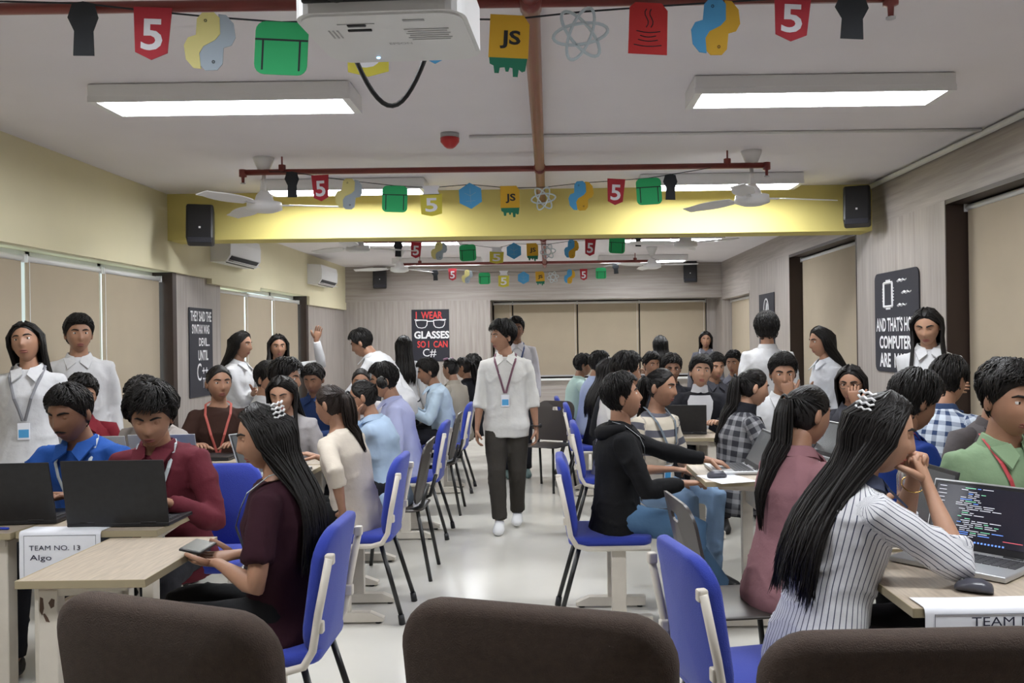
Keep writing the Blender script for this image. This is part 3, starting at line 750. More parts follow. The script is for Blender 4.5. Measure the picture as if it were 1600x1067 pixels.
# near left cluster
d1 = desk(-1.47, 2.98, 0, 'bare beige desk with chipped cream leg beside the brown chairs', 0.40, 0.58)
M_CHIP = mat('bare_rusty_steel', (0.10, 0.055, 0.035), 0.7)
for cx, cz, pts in ((-0.142, 0.665, [(-.008, -.02), (0, -.035), (.006, -.012), (.003, .02), (-.006, .024)]), (-0.112, 0.67, [(-.010, 0), (-.002, -.018), (.008, -.012), (.010, .010), (0, .014)]), (-0.126, 0.625, [(-.014, .01), (-.004, -.014), (.008, -.016), (.002, -.002), (-.008, .012)])):
    MB().prism(pts, (cx, -0.2526, cz), (1, 0, 0), (0, 0, 1), 0.0008).build('paint_chip', M_CHIP, d1)
desk(-1.83, 3.60, 90, 'beige desk with the team paper taped over its edge and a black laptop', 0.40, 0.55)
desk(-2.42, 3.58, 90, 'beige desk carrying a black laptop and a pen near the window side')
# second row left
desk(-1.56, 4.86, 0, 'beige desk with paper and an open laptop beside the cream cardigan')
desk(-2.25, 4.80, 90, 'beige desk with two silver laptops behind the bright blue shirt')
desk(-2.21, 5.52, 90, 'beige desk in front of the girl in brown with a lanyard')
desk(-1.34, 5.53, 0, 'narrow beige desk before the woman in spectacles and pale blue', 0.30, 0.70)
for x_, y in ((-1.50, 6.5), (-1.45, 8.78), (-1.40, 9.75)):
    desk(x_, y, 0, 'beige desk in the window-side rows behind the standing girls', group='rear window-side desks')
# right block
desk(1.26, 2.60, 180, 'beige desk with mouse, silver laptop and a team paper on its edge', 0.60, 0.60)
desk(1.86, 2.62, 90, 'beige desk in front of the man in the green shirt', 0.40, 0.56)
desk(1.26, 3.24, 180, 'beige desk before the woman in dusty pink', 0.40, 0.60)
desk(0.98, 4.65, 180, 'beige desk under the white laptop and mouse hand')
desk(1.55, 5.15, 180, 'beige desk with the plaid girl\'s grey laptop')
desk(1.05, 6.55, 180, 'beige desk in front of the boy in the white polo neck')
for x, y in ((1.05, 7.46), (1.0, 8.55)):
    desk(x, y, 180, 'beige desk in the laminate wall rows towards the far window', group='rear right desks')
desk(1.95, 3.75, 90, 'beige desk behind the man in the green shirt')
# chairs: blue ones along both sides of the aisle
put('blue', -0.985, 3.02, 90, 'blue padded chair under the woman in dark maroon')
put('blue', -1.06, 4.72, 90, 'blue padded chair under the woman in the cream cardigan')
put('blue', -1.05, 6.62, 90, 'blue padded chair under the man in lilac')
put('blue', -1.04, 8.55, 90, 'blue padded chair under the man in pale blue by the far rows')
put('blue', -1.68, 4.18, 180, 'blue padded chair behind the man in maroon')
put('blue', -2.06, 4.9, 180, 'blue padded chair behind the man in bright blue') if False else None
put('blue', 0.30, 4.60, -90, 'blue padded chair under the man in the black jacket')
put('blue', 0.62, 2.62, -78, 'blue padded chair under the woman in pinstripes')
put('blue', 0.42, 6.45, -90, 'blue padded chair under the man with a white shirt and red collar line')
put('blue', 0.40, 8.3, -90, 'blue padded chair under the person in black on the right rows')
put('blue', 0.32, 9.25, -90, 'blue padded chair under the man in pale blue on the right rows')
put('plastic', -1.0, 5.52, 90, 'dark plastic chair under the woman in spectacles')
put('plastic', -1.02, 7.5, 90, 'dark plastic chair behind the lilac shirt')
put('plastic', 0.72, 3.42, -84, 'dark plastic chair under the woman in dusty pink')
put('plastic', -0.05, 8.55, 150, 'empty dark plastic chair standing in the aisle')
put('brown', -0.72, 2.04, -22, 'brown upholstered chair next to the bare beige desk')
put('brown', 0.04, 1.98, -18, 'brown upholstered chair facing the middle of the aisle')
put('brown', 0.655, 1.82, 1, 'brown upholstered chair behind the woman in pinstripes')

# ------------------------------------------------------------------ laptops and small things
M_SCR = None
def screen_mat(kind):
    k = 'screen_' + kind
    if k in MATS: return MATS[k]
    m, nt, b = nmat(k)
    if kind == 'code':
        tc = nt.nodes.new('ShaderNodeTexCoord'); 
        b.inputs['Base Color'].default_value = (0.01, 0.01, 0.015, 1)
        b.inputs['Emission Color'].default_value = (0.012, 0.012, 0.02, 1); b.inputs['Emission Strength'].default_value = 1.0
    else:
        b.inputs['Base Color'].default_value = (0.02, 0.02, 0.02, 1)
        b.inputs['Emission Color'].default_value = (0.07, 0.075, 0.08, 1); b.inputs['Emission Strength'].default_value = 0.8
    b.inputs['Roughness'].default_value = 0.25
    MATS[k] = m
    return m
def laptop(x, y, head, label, w=0.36, d=0.245, ang=105, shell=None, scr='off', z=0.7505):
    """head: direction the user looks; lid stands at the far edge"""
    shell = shell or M_DKLAP
    root = empty('laptop', (x, y, z), R(head))
    MB().box((0, 0, 0.010), (w, d, 0.017), bev=0.004).build('base', shell, root)
    kb = MB()
    for r_ in range(5):
        for c in range(13): kb.box((-w * .42 + c * w * .07, 0.085 - r_ * 0.021, 0.0195), (w * .06, 0.017, 0.003))
    kb.build('keyboard', M_KEY, root)
    MB().box((0, -0.075, 0.0188), (0.105, 0.065, 0.0012)).build('touchpad', M_GREYP if shell is M_SILV else M_BLACK, root)
    Rx = Matrix.Rotation(R(ang - 90), 3, 'X').inverted()
    h = d * 0.97
    u = Rx @ Vector((0, 0, 1)); hinge = Vector((0, d / 2 - 0.004, 0.016))
    lid = MB().box(hinge + u * (h / 2), (w, 0.007, h), rot=Rx, bev=0.003).build('lid', shell, root)
    fn = Rx @ Vector((0, -1, 0))
    MB().box(hinge + u * (h / 2) + fn * 0.0037, (w - 0.008, 0.001, h - 0.012), rot=Rx).build('bezel', M_BLACK, lid)
    MB().box(hinge + u * (h / 2 + 0.006) + fn * 0.0046, (w - 0.03, 0.001, h - 0.045), rot=Rx).build('screen', screen_mat(scr), lid)
    if scr == 'code':
        t = [MB(), MB(), MB(), MB()]; rnd = random.Random(5)
        for k in range(26):
            yy = h * 0.90 - k * (h - 0.06) / 27; xx = -w / 2 + 0.085 + rnd.choice((0, .012, .024, .036)); 
            for q in range(rnd.randint(1, 4)):
                L = rnd.uniform(0.01, 0.04)
                if xx + L > w / 2 - 0.03: break
                t[rnd.choice((0, 0, 0, 1, 2))].box(hinge + u * yy + fn * 0.0054 + Vector((xx + L / 2, 0, 0)), (L, 0.0006, 0.0022), rot=Rx); xx += L + 0.006
            if k % 2 == 0: t[0].box(hinge + u * yy + fn * 0.0054 + Vector((-w / 2 + 0.035, 0, 0)), (rnd.uniform(.01, .03), 0.0006, 0.002), rot=Rx)
        for q in range(14): t[1].box(hinge + u * 0.033 + fn * 0.0054 + Vector((-0.07 + q * 0.011, 0, 0)), (0.006, 0.0006, 0.005), rot=Rx)
        t[3].box(hinge + u * 0.05 + fn * 0.0054 + Vector((0.10, 0, 0)), (0.06, 0.0006, 0.0018), rot=Rx)
        for b_, nm, c in zip(t, ('a', 'b', 'c', 'd'), ((.5, .5, .55), (.15, .3, .8), (.2, .55, .35), (.7, .12, .15))): b_.build('code_text', emat('code_' + nm, c, 0.8), lid)
    for s in (-1, 1): MB().tube([(s * w * .3 - .03, d / 2 - 0.004, 0.018), (s * w * .3 + .03, d / 2 - 0.004, 0.018)], 0.006, n=8).build('hinge', M_BLACK, root, True)
    tag(root, label, 'laptop')
    return root
laptop(-1.74, 3.60, 180, 'large black laptop in front of the man in maroon', 0.41, 0.27, 100)
laptop(-2.24, 3.66, 184, 'black laptop in front of the man in bright blue', 0.40, 0.26, 104)
laptop(-2.08, 4.80, 180, 'silver laptop with its lid up behind the maroon shirt', 0.36, 0.25, 105, M_SILV)
laptop(-2.44, 4.80, 178, 'silver laptop with its lid up behind the bright blue shirt', 0.36, 0.25, 108, M_SILV)
laptop(-1.55, 4.88, 62, 'open laptop with a grey screen beside the dark-haired woman in maroon', 0.33, 0.23, 112, M_SILV, 'lit')
cl = empty('closed_laptop', (-2.18, 5.50, 0.7505), R(180))
MB().box((0, 0, 0.009), (0.34, 0.23, 0.014), bev=0.003).build('base', M_DKLAP, cl)
MB().box((0, 0, 0.0195), (0.34, 0.23, 0.006), bev=0.002).build('lid', M_DKLAP, cl)
tag(cl, 'closed black laptop in front of the girl in brown', 'laptop')
laptop(1.29, 2.72, -50, 'silver laptop showing code beside the pinstriped sleeve', 0.36, 0.24, 112, M_SILV, 'code')
laptop(1.25, 3.20, -86, 'black laptop standing behind the silver one with code', 0.35, 0.24, 105)
laptop(0.98, 4.72, -90, 'white laptop beside the hand on the mouse', 0.33, 0.23, 120, M_SILV, 'lit')
laptop(1.50, 5.05, -80, 'grey laptop in front of the girl in plaid', 0.34, 0.23, 118, M_SILV)
laptop(1.03, 6.62, 170, 'dark laptop in front of the boy in the white polo neck', 0.33, 0.23, 110)
laptop(1.05, 7.50, 180, 'dark laptop in front of the man in black with spectacles', 0.35, 0.24, 100)
laptop(-1.47, 8.80, 80, 'dark laptop on the desk of the man in pale blue', 0.34, 0.23, 108)

def team_paper(x0, x1, y, label, rows):
    """sheet lying over a desk edge and hanging down in front of it"""
    root = empty('team_paper', ((x0 + x1) / 2, y, 0.7515))
    w = x1 - x0; v = []; f = []
    prof = [(0.09, 0.0), (0.03, 0.001), (0.0, 0.0015), (-0.008, -0.004), (-0.011, -0.015), (-0.010, -0.08), (-0.012, -0.14), (-0.010, -0.205)]
    for q in (0, 0.0006):
        for a, b in prof:
            for s in (-.5, -.25, 0, .25, .5): v.append((s * w, a - q, b + q + 0.001 * math.sin(s * 9)))
    n = len(prof) * 5
    for k in range(len(prof) - 1):
        for i in range(4):
            f.append((k * 5 + i, k * 5 + i + 1, k * 5 + 6 + i, k * 5 + 5 + i)); f.append((n + k * 5 + i + 1, n + k * 5 + i, n + k * 5 + 5 + i, n + k * 5 + 6 + i))
    MB().add(v, f).build('sheet', M_PAPER, root, True)
    t = MB()
    for body, cx, cz, ww, hh in rows: put_text(t, body, (cx, -0.0135, cz), (1, 0, 0), (0, 0, 1), ww, hh, 0.0, lift=0.0)
    for a, b in (((-w * .44, -.014), (w * .44, -.014)), ((-w * .44, -.014), (-w * .44, -.195)), ((w * .44, -.014), (w * .44, -.195)), ((-w * .44, -.195), (w * .44, -.195))):
        t.tube([(a[0], -0.0125, a[1]), (b[0], -0.0125, b[1])], 0.0006, n=4)
    t.build('print', M_INK, root)
    tag(root, label, 'paper')
team_paper(-2.09, -1.77, 3.40, 'printed team sheet hanging off the desk with the large black laptop', [('TEAM NO. 13', -0.02, -0.062, 0.20, 0.019), ('Algo', -0.075, -0.103, 0.085, 0.028)])
team_paper(0.985, 1.42, 2.298, 'printed team sheet hanging off the desk with the mouse', [('TEAM NO.', 0.01, -0.034, 0.21, 0.024)])
ps = MB().box((0, 0, 0.0008), (0.21, 0.16, 0.0012)).build('paper_sheet', M_PAPER); ps.location = (-1.60, 4.66, 0.7497); ps.rotation_euler = (0, 0, 0.12)
tag(ps, 'blank-looking white sheet lying on the desk by the open laptop', 'paper')
ps = MB().box((0, 0, 0.0008), (0.20, 0.28, 0.0012)).build('paper_sheet', M_PAPER); ps.location = (0.90, 4.45, 0.7497); ps.rotation_euler = (0, 0, 0.3)
tag(ps, 'white sheet lying under the mouse hand', 'paper')
def mouse(x, y, rz, label):
    root = empty('computer_mouse', (x, y, 0.7495), R(rz)); v = []; f = []
    rings = [(Vector((0, yy, 0.004 + h * .45)), Vector((w, 0, 0)), Vector((0, 0, h * .55))) for yy, w, h in ((-.05, .012, .012), (-.045, .024, .024), (-.02, .031, .036), (.015, .030, .034), (.04, .027, .024), (.05, .014, .012))]
    MB().loft(rings, n=14).build('shell', mat('mouse_grey', (0.06, 0.06, 0.075), 0.3), root, True)
    MB().tube([(-.004, .03, .028), (.004, .03, .028)], 0.008, n=8).build('wheel', M_BLACK, root, True)
    tag(root, label, 'mouse')
mouse(1.19, 2.44, 60, 'dark grey wireless mouse in front of the silver laptop')
mouse(0.86, 4.48, -80, 'black mouse under the hand of the man in the black jacket')
pn = empty('ballpoint_pen', (-2.24, 3.455, 0.7555), R(82))
MB().tube([(0, -.03, 0), (0, .075, 0)], 0.0045, n=8).build('barrel', M_WHITE, pn, True)
MB().tube([(0, -.075, 0), (0, -.03, 0)], 0.0052, n=8).build('cap', mat('blue_plastic', (.02, .05, .45), .35), pn, True)
tag(pn, 'white ballpoint pen with a blue cap on the window-side desk', 'pen')
def bottle(x, y, label):
    root = empty('steel_bottle', (x, y, 0.7495))
    MB().tube([(0, 0, 0), (0, 0, .004), (0, 0, .17), (0, 0, .19), (0, 0, .20)], [.030, .033, .033, .026, .024], n=18).build('body', mat('brushed_steel', (.55, .55, .54), .25, metal=.9), root, True)
    MB().tube([(0, 0, .20), (0, 0, .235), (0, 0, .24)], [.025, .025, .02], n=18).build('cap', mat('brushed_steel_cap', (.4, .4, .4), .35, metal=.8), root, True)
    tag(root, label, 'bottle')
bottle(1.41, 3.44, 'steel water bottle beside the black laptop behind the code screen')
bottle(1.42, 5.36, 'steel water bottle next to the girl in plaid')
# ------------------------------------------------------------------ people
def V3(*a): return Vector(a)
def skin_mat(tone):
    c = {1: (0.46, 0.26, 0.17), 2: (0.35, 0.185, 0.115), 3: (0.24, 0.12, 0.072)}[tone]
    k = 'skin_%d' % tone
    if k in MATS: return MATS[k]
    m = mat(k, c, 0.5, bump=0.05, bscale=200, var=0.06, vscale=25, spec=0.4)
    b = m.node_tree.nodes['Principled BSDF']
    b.inputs['Subsurface Weight'].default_value = 0.08; b.inputs['Subsurface Radius'].default_value = (0.01, 0.004, 0.002)
    return m
M_HAIR = mat('black_hair', (0.010, 0.008, 0.007), 0.5, bump=0.25, bscale=90, stretch=(3, 3, 0.6), spec=0.32)
M_HAIRB = mat('brown_black_hair', (0.020, 0.012, 0.009), 0.5, bump=0.25, bscale=90, stretch=(3, 3, 0.6), spec=0.32)
M_EYEW = mat('eye_white', (0.62, 0.60, 0.57), 0.3)
M_IRIS = mat('dark_iris', (0.012, 0.007, 0.005), 0.15)
def lipm(t): return mat('lips_%d' % t, {1: (.34, .09, .08), 2: (.23, .065, .055), 3: (.13, .042, .04)}[t], 0.45)
def hsurf(az, el):
    """head surface (numpy); az 0 = face, el from chin to crown; metres about the head centre"""
    dx, dy, dz = np.sin(az) * np.cos(el), np.cos(az) * np.cos(el), np.sin(el)
    x, y, z = .074 * dx, .097 * dy, .118 * dz
    k = np.clip(-z / .118, 0, 1)
    x = x * (1 - .30 * k ** 1.6) * (1 + .04 * np.exp(-((z - .05) / .04) ** 2))
    y = np.where(dy > 0, y * (.95 - .04 * k), y * (1 - .50 * k ** 1.2))
    y = y + .012 * k
    f = np.clip(dy, 0, 1) ** 1.5; ax = np.abs(x)
    prof = np.where(z > -.028, np.clip((.032 - z) / .060, 0, 1), np.exp(-((z + .028) / .009) ** 2))
    nose = .021 * np.exp(-(x / (.0075 + .008 * prof ** 2)) ** 2) * prof ** 1.25
    g = lambda cx, cz, sx, sz: np.exp(-((ax - cx) / sx) ** 2 - ((z - cz) / sz) ** 2)
    c = lambda cz, sx, sz: np.exp(-(x / sx) ** 2 - ((z - cz) / sz) ** 2)
    y = y + f * (nose - .010 * g(.031, .012, .016, .012) + .004 * g(.028, .032, .026, .007) + .0065 * c(-.064, .021, .011) - .004 * c(-.0645, .019, .0028)
                 - .003 * c(-.083, .02, .007) + .008 * c(-.102, .02, .013) + .004 * g(.045, -.018, .018, .018))
    return np.stack([x, y, z], -1)
def warp(t): return t - 0.45 * np.sin(t)      # more columns on the face
def ik(a, c, l1, l2, hint):
    a, c = Vector(a), Vector(c); d = c - a; L = d.length
    if L > (l1 + l2) * .995: c = a + d * ((l1 + l2) * .995 / L); d = c - a; L = d.length
    if L < abs(l1 - l2) * 1.05 + .01: L = abs(l1 - l2) * 1.05 + .01
    x = (l1 * l1 - l2 * l2 + L * L) / (2 * L); h = math.sqrt(max(0, l1 * l1 - x * x))
    dn = d.normalized(); hn = Vector(hint) - dn * Vector(hint).dot(dn)
    hn = hn.normalized() if hn.length > 1e-5 else dn.orthogonal().normalized()
    return a + dn * x + hn * h, c
def remesh(mb, vox, it=3, wr=0.004, seed=0.0):
    me = bpy.data.meshes.new('r'); me.from_pydata(mb.v, [], mb.f); me.update()
    bm = bmesh.new(); bm.from_mesh(me); bmesh.ops.recalc_face_normals(bm, faces=bm.faces); bm.to_mesh(me); bm.free()
    o = bpy.data.objects.new('r', me); COL.objects.link(o)
    md = o.modifiers.new('r', 'REMESH'); md.mode = 'VOXEL'; md.voxel_size = vox
    sm = o.modifiers.new('s', 'SMOOTH'); sm.iterations = it; sm.factor = 0.5
    dg = bpy.context.evaluated_depsgraph_get(); dg.update()
    e = o.evaluated_get(dg); out = bpy.data.meshes.new_from_object(e)
    bpy.data.objects.remove(o); bpy.data.meshes.remove(me)
    if wr:
        n = len(out.vertices); co = np.empty(n * 3); no = np.empty(n * 3)
        out.vertices.foreach_get('co', co); out.vertices.foreach_get('normal', no)
        co = co.reshape(-1, 3); no = no.reshape(-1, 3)
        # folds: warped sine ridges plus fine noise
        p = co * 1.0
        w = np.array([noise.noise(Vector(q) * 6 + Vector((seed, 0, 0))) for q in p]); w2 = np.array([noise.noise(Vector((q[0] * 14, q[1] * 14, q[2] * 9 + seed))) for q in p])
        rid = 1 - np.abs(np.sin((p[:, 2] * 16 + p[:, 0] * 9 + w * 5.0))) 
        d = wr * (1.1 * w + 0.9 * w2 + 1.3 * (rid ** 4 - .15) * (.5 + w))
        co += no * d[:, None]
        out.vertices.foreach_set('co', co.ravel())
    return out
def person(label, X, Y, head=180, pose='sit', sex='m', skin=2, shirt=(.6, .6, .6), pat=None, col2=(0, 0, 0), pants=(.02, .02, .025), hair='short', lean=5, twist=0,
           hy=0, hp=5, hr=0, arms='desk', sleeve='long', near=False, scale=1.0, seat=0.455, lany=None, glasses=False, beard=0, shoes=(.02, .02, .02), legs=None, hlen=0.42,
           part=0, hairm=None, vol=1.0, collar=True, group=None, jacket=None, sandal=False, curl=0.35, clip=False, hood=False, z0=0.0, hfront=False, legw=1.0, band=False, shift=(0, 0)):
    rng = random.Random(hash(label) % 9999 if False else sum(map(ord, label)))
    fem = sex == 'f'; s = scale; sid = rng.uniform(0, 50)
    sk = skin_mat(skin); hm = hairm or M_HAIR
    hz = (seat + 0.075) if pose == 'sit' else 0.905 * s
    # spine: integrates the lean from pelvis to neck
    def spine(t):
        p = Vector((0, 0, hz)); n = 12; st = t * s / n
        for i in range(n):
            a = R(lean) * (0.55 + 0.75 * (i + .5) / n) if t > 0 else 0
            p = p + Vector((0, math.sin(a), math.cos(a))) * st
        return p
    def sup(t):
        a = R(lean) * (0.55 + 0.75 * max(0, min(1, t / .52))); return Vector((0, math.sin(a), math.cos(a)))
    tw = Matrix.Rotation(R(twist), 3, 'Z')
    if fem: prof = [(-.13, .155, .11), (-.06, .172, .118), (0, .168, .115), (.10, .138, .10), (.17, .126, .095), (.26, .138, .107), (.33, .147, .125), (.39, .146, .105), (.44, .135, .088), (.475, .098, .072), (.50, .062, .056), (.53, .05, .05)]
    else:   prof = [(-.13, .150, .11), (-.06, .165, .118), (0, .162, .115), (.10, .150, .108), (.18, .148, .105), (.26, .155, .110), (.34, .166, .118), (.40, .168, .108), (.445, .150, .09), (.48, .108, .074), (.505, .068, .062), (.53, .055, .055)]
    def prad(t):
        ts = [q[0] for q in prof]
        return np.interp(t, ts, [q[1] for q in prof]) * s, np.interp(t, ts, [q[2] for q in prof]) * s
    def twm(t): return Matrix.Rotation(R(twist) * max(0, min(1, t / .4)), 3, 'Z')
    def tring(t, ex=0.0, kx=1.0):
        rx, ry = prad(t); c = spine(t); up = sup(t); m = twm(t)
        fw = Vector((0, up.z, -up.y))
        return (c, m @ Vector((1, 0, 0)) * (rx + ex) * kx, m @ fw * (ry + ex))
    nb = spine(.50); up = sup(.5)
    # head placement
    Rh = Matrix.Rotation(R(twist + hy), 3, 'Z') @ Matrix.Rotation(R(hr), 3, 'Y') @ Matrix.Rotation(R(-hp), 3, 'X')
    ndir = (up * 0.6 + Rh @ Vector((0, 0, 1)) * 0.4 + Vector((0, .10, 0))).normalized()
    hc = nb + ndir * 0.112 * s + Rh @ Vector((0, .016, .038)) * s
    hs = s * (0.97 if fem else 1.0)
    def H(p): return hc + Rh @ (Vector(p) * hs)
    # ---- arms
    al, fl = .285 * s, .25 * s
    presets = {'desk': ((-.12, .37, .82), (.12, .37, .82)), 'tuck': ((-.07, .25, .70), (.07, .25, .70)), 'lap': ((-.10, .30, .68), (.10, .30, .68)), 'down': ((-.225, .02, hz - .08, dict(elbow=(-.25, -1, 0))), (.225, .02, hz - .08, dict(elbow=(.25, -1, 0)))),
               'fold': ((.10, .20, hz + .22), (-.10, .22, hz + .24)), 'chin': ((-.05, .22, 1.10), (.13, .38, .80))}
    A = presets[arms] if isinstance(arms, str) else arms
    body = MB(); sh = MB(); bones = []
    nseg = 12 if near else 8
    lay = []
    for si, q in ((-1, 0), (1, 1)):
        spec = A[q]; tgt = Vector(spec[:3]); opt = spec[3] if len(spec) > 3 else {}
        S0 = spine(.435) + twm(.44) @ Vector((si * (.148 if fem else .165) * s, 0, 0))
        el, wr_ = ik(S0, tgt, al, fl, opt.get('elbow', (si * .55, -.35, -.8)))
        fdir = (wr_ - el).normalized()
        d = Vector(opt['dir']).normalized() if 'dir' in opt else (fdir * .8 + Vector((0, .25, -.1 if pose == 'sit' else 0))).normalized()
        n_ = Vector(opt.get('palm', (0, 0, -1) if arms in ('desk',) or pose == 'sit' else (-si, 0, 0)))
        n_ = n_ - d * n_.dot(d); n_ = n_.normalized() if n_.length > .05 else d.orthogonal().normalized()
        sd = d.cross(n_).normalized()
        k = (.90 if fem else 1.0) * s
        pts = [(S0 + Vector((-si * .04, 0, -.02)), .034, .034), (S0.lerp(el, .12) + Vector((0, 0, -.006)), .038, .038), (S0.lerp(el, .45), .040, .040), (S0.lerp(el, .85), .037, .037), (el, .037, .036), (el.lerp(wr_, .18), .040, .038), (el.lerp(wr_, .5), .034, .031), (el.lerp(wr_, .85), .025, .021), (wr_, .026, .019)]
        rings = []; ax = None
        for i, (p, rx, ry) in enumerate(pts):
            t = (pts[min(i + 1, len(pts) - 1)][0] - pts[max(0, i - 1)][0]).normalized()
            a = sd - t * sd.dot(t)
            if a.length < .25 and ax is not None: a = ax - t * ax.dot(t)
            ax = a.normalized(); ay = t.cross(ax)
            rings.append((p, ax * rx * k, ay * ry * k))
        for off, rx, ry in ((.025, .031, .017), (.055, .040, .0155), (.085, .041, .0135), (.098, .036, .009)):
            rings.append((wr_ + d * off * k, sd * rx * k, (d.cross(sd)) * ry * k))
        body.loft(rings, n=nseg)
        cu = opt.get('curl', curl)
        for fi, (off, L, r0) in enumerate(((.030, .072, .0088), (.0105, .080, .0092), (-.0095, .074, .0088), (-.029, .058, .0076))):
            off *= si            # index finger lies on the thumb side
            p = wr_ + d * .082 * k + sd * off * k; dd = d.copy(); P = [p - d * .012 * k, p]; spread = sd * (off * 1.3)
            dd = (dd + spread).normalized()
            for j, fr_ in enumerate((.46, .30, .24)):
                dd = (Matrix.Rotation(cu * (1.0 if j else .75) * 1.0, 3, sd) @ dd)
                if dd.dot(n_) < -0.5: pass
                p = p + dd * L * fr_ * k; P.append(p)
            body.tube(P, [r0 * k, r0 * k, r0 * .95 * k, r0 * .88 * k, r0 * .62 * k], n=6 if not near else 8)
        td = (d * .62 + sd * si * .68 + n_ * .35).normalized(); p = wr_ + d * .022 * k + sd * si * .024 * k
        P = [p]; 
        for fr_ in (.042, .034, .026):
            p = p + td * fr_ * k; P.append(p); td = (td + d * .35 + n_ * cu * .6).normalized()
        body.tube(P, [.0135 * k, .0118 * k, .0105 * k, .007 * k], n=6 if not near else 8)
        # sleeve
        ex = .009 if not jacket else .015
        sl = [(S0 + Vector((-si * .055, 0, -.010)), .052 + ex), (S0 + Vector((-si * .006, 0, -.009)), .054 + ex), (S0.lerp(el, .35), .049 + ex), (S0.lerp(el, .8), .043 + ex)]
        if sleeve == 'long': sl += [(el, .042 + ex), (el.lerp(wr_, .25), .042 + ex), (el.lerp(wr_, .6), .036 + ex), (el.lerp(wr_, .93), .029 + ex), (el.lerp(wr_, .95), .024 + ex)]
        elif sleeve == 'roll': sl += [(el, .043 + ex), (el.lerp(wr_, .18), .043 + ex), (el.lerp(wr_, .24), .047 + ex), (el.lerp(wr_, .34), .046 + ex)]
        else: sl = sl[:3] + [(S0.lerp(el, .72), .050 + ex)]
        sh.tube([q_[0] for q_ in sl], [q_[1] * s * (.93 if fem else 1) for q_ in sl], n=14)
        bones += [(S0, el, .05, 10), (el, wr_, .04, 10)]
        lay.append((S0, el, wr_, d, n_, sd))
    # ---- trunk under the clothes, neck, head
    body.loft([tring(t, -.014) for t in (-.05, .1, .2, .3, .4, .44, .475)] + [(spine(.49), Vector((.066 * s, 0, 0)), Vector((0, .062 * s, 0)))] +
              [(nb.lerp(hc, q_) + Vector((0, -.012 * s * q_, 0)), Rh @ Vector((r_ * s, 0, 0)), Rh @ Vector((0, r_ * 1.05 * s, 0))) for q_, r_ in ((.15, .056 if not fem else .049), (.45, .052 if not fem else .044), (.75, .052 if not fem else .044))], n=nseg + 4)
    nu, nv = (56, 40) if near else (40, 28)
    t_ = np.linspace(0, 2 * np.pi, nu, endpoint=False); az = warp(t_); az = np.where(az > np.pi, az - 2 * np.pi, az)
    el_ = np.linspace(-np.pi / 2 + .02, np.pi / 2 - .02, nv)
    G = hsurf(az[None, :] + 0 * el_[:, None], el_[:, None] + 0 * az[None, :])
    hv = [H(p) for p in G.reshape(-1, 3)]
    hf = [(k * nu + i, k * nu + (i + 1) % nu, (k + 1) * nu + (i + 1) % nu, (k + 1) * nu + i) for k in range(nv - 1) for i in range(nu)]
    # az runs clockwise seen from above -> flip for outward normals
    hf = [tuple(reversed(q)) for q in hf] + [tuple(range(nu)), tuple(reversed(range((nv - 1) * nu, nv * nu)))]
    body.add(hv, hf)
    def fs(x, z):
        e = math.asin(max(-.98, min(.98, z / .118))); a = 0.0
        for _ in range(12):
            p = hsurf(np.array(a), np.array(e)); a += (x - p[0]) / .075 * .8; e += (z - p[2]) / .118 * .8
        return Vector(hsurf(np.array(a), np.array(e)))
    for q in (-1, 1):
        body.ell(H((q * .076, -.012, -.002)), (.010 * hs, .020 * hs, .033 * hs), n=8, m=8, rot=Rh @ Matrix.Rotation(R(q * 18), 3, 'Z') @ Matrix.Rotation(R(-10), 3, 'X'))
        c = fs(q * .031, .012) - Vector((0, .0075, 0))
        # eyeball with iris, upper lid
        for (rr, test, mi) in ((.0125, lambda u_: True, 1),):
            v = []; f = []; n, m = 10, 8
            b0 = MB().ell((0, 0, 0), (rr, rr, rr), n=n, m=m)
            mis = []
            for fc in b0.f:
                cen = sum((Vector(b0.v[i]) for i in fc), Vector()) / len(fc)
                mis.append(cen.normalized())
            vv = [H(c + (Vector(p) * (1.10 if Vector(p).normalized().z > .28 - .012 * hp * 0 else 1))) for p in b0.v]
            lidz = .22 if hp < 12 else -.25
            o = len(body.v); body.v += [tuple(p) for p in vv]
            for fc, nn in zip(b0.f, mis):
                body.f.append(tuple(i + o for i in fc))
                body.m.append(0 if nn.z > lidz or nn.z < -.42 else (2 if nn.y > .70 and abs(nn.x) < .52 else 1))
        br = [fs(q * x, .033 + dz) + Vector((0, .0015, 0)) for x, dz in ((.012, -.002), (.024, .002), (.038, .0035), (.052, -.003))]
        body.tube([H(p) for p in br], [.0032 * hs, .0048 * hs, .0042 * hs, .0018 * hs], mi=3, n=5)
    for z, rr in ((-.0595, .0042), (-.0695, .0050)):
        body.tube([H(fs(x, z + (.0018 if abs(x) < .006 and z > -.06 else 0) + (-.001 if abs(x) > .018 else 0)) - Vector((0, .0012, 0))) for x in (-.023, -.014, -.005, 0, .005, .014, .023)], [rr * hs * k for k in (.3, .8, 1, .95, 1, .8, .3)], mi=4, n=6)
    if beard:
        body.tube([H(fs(x, -.048 - abs(x) * .25) + Vector((0, .0006, 0))) for x in np.linspace(-.028, .028, 9)], [.001, .004, .005, .005, .004, .005, .005, .004, .001], mi=3, n=5)
    body.mats = [sk, M_EYEW, M_IRIS, hm, lipm(skin)]
    # ---- legs
    tr = MB(); feet = []
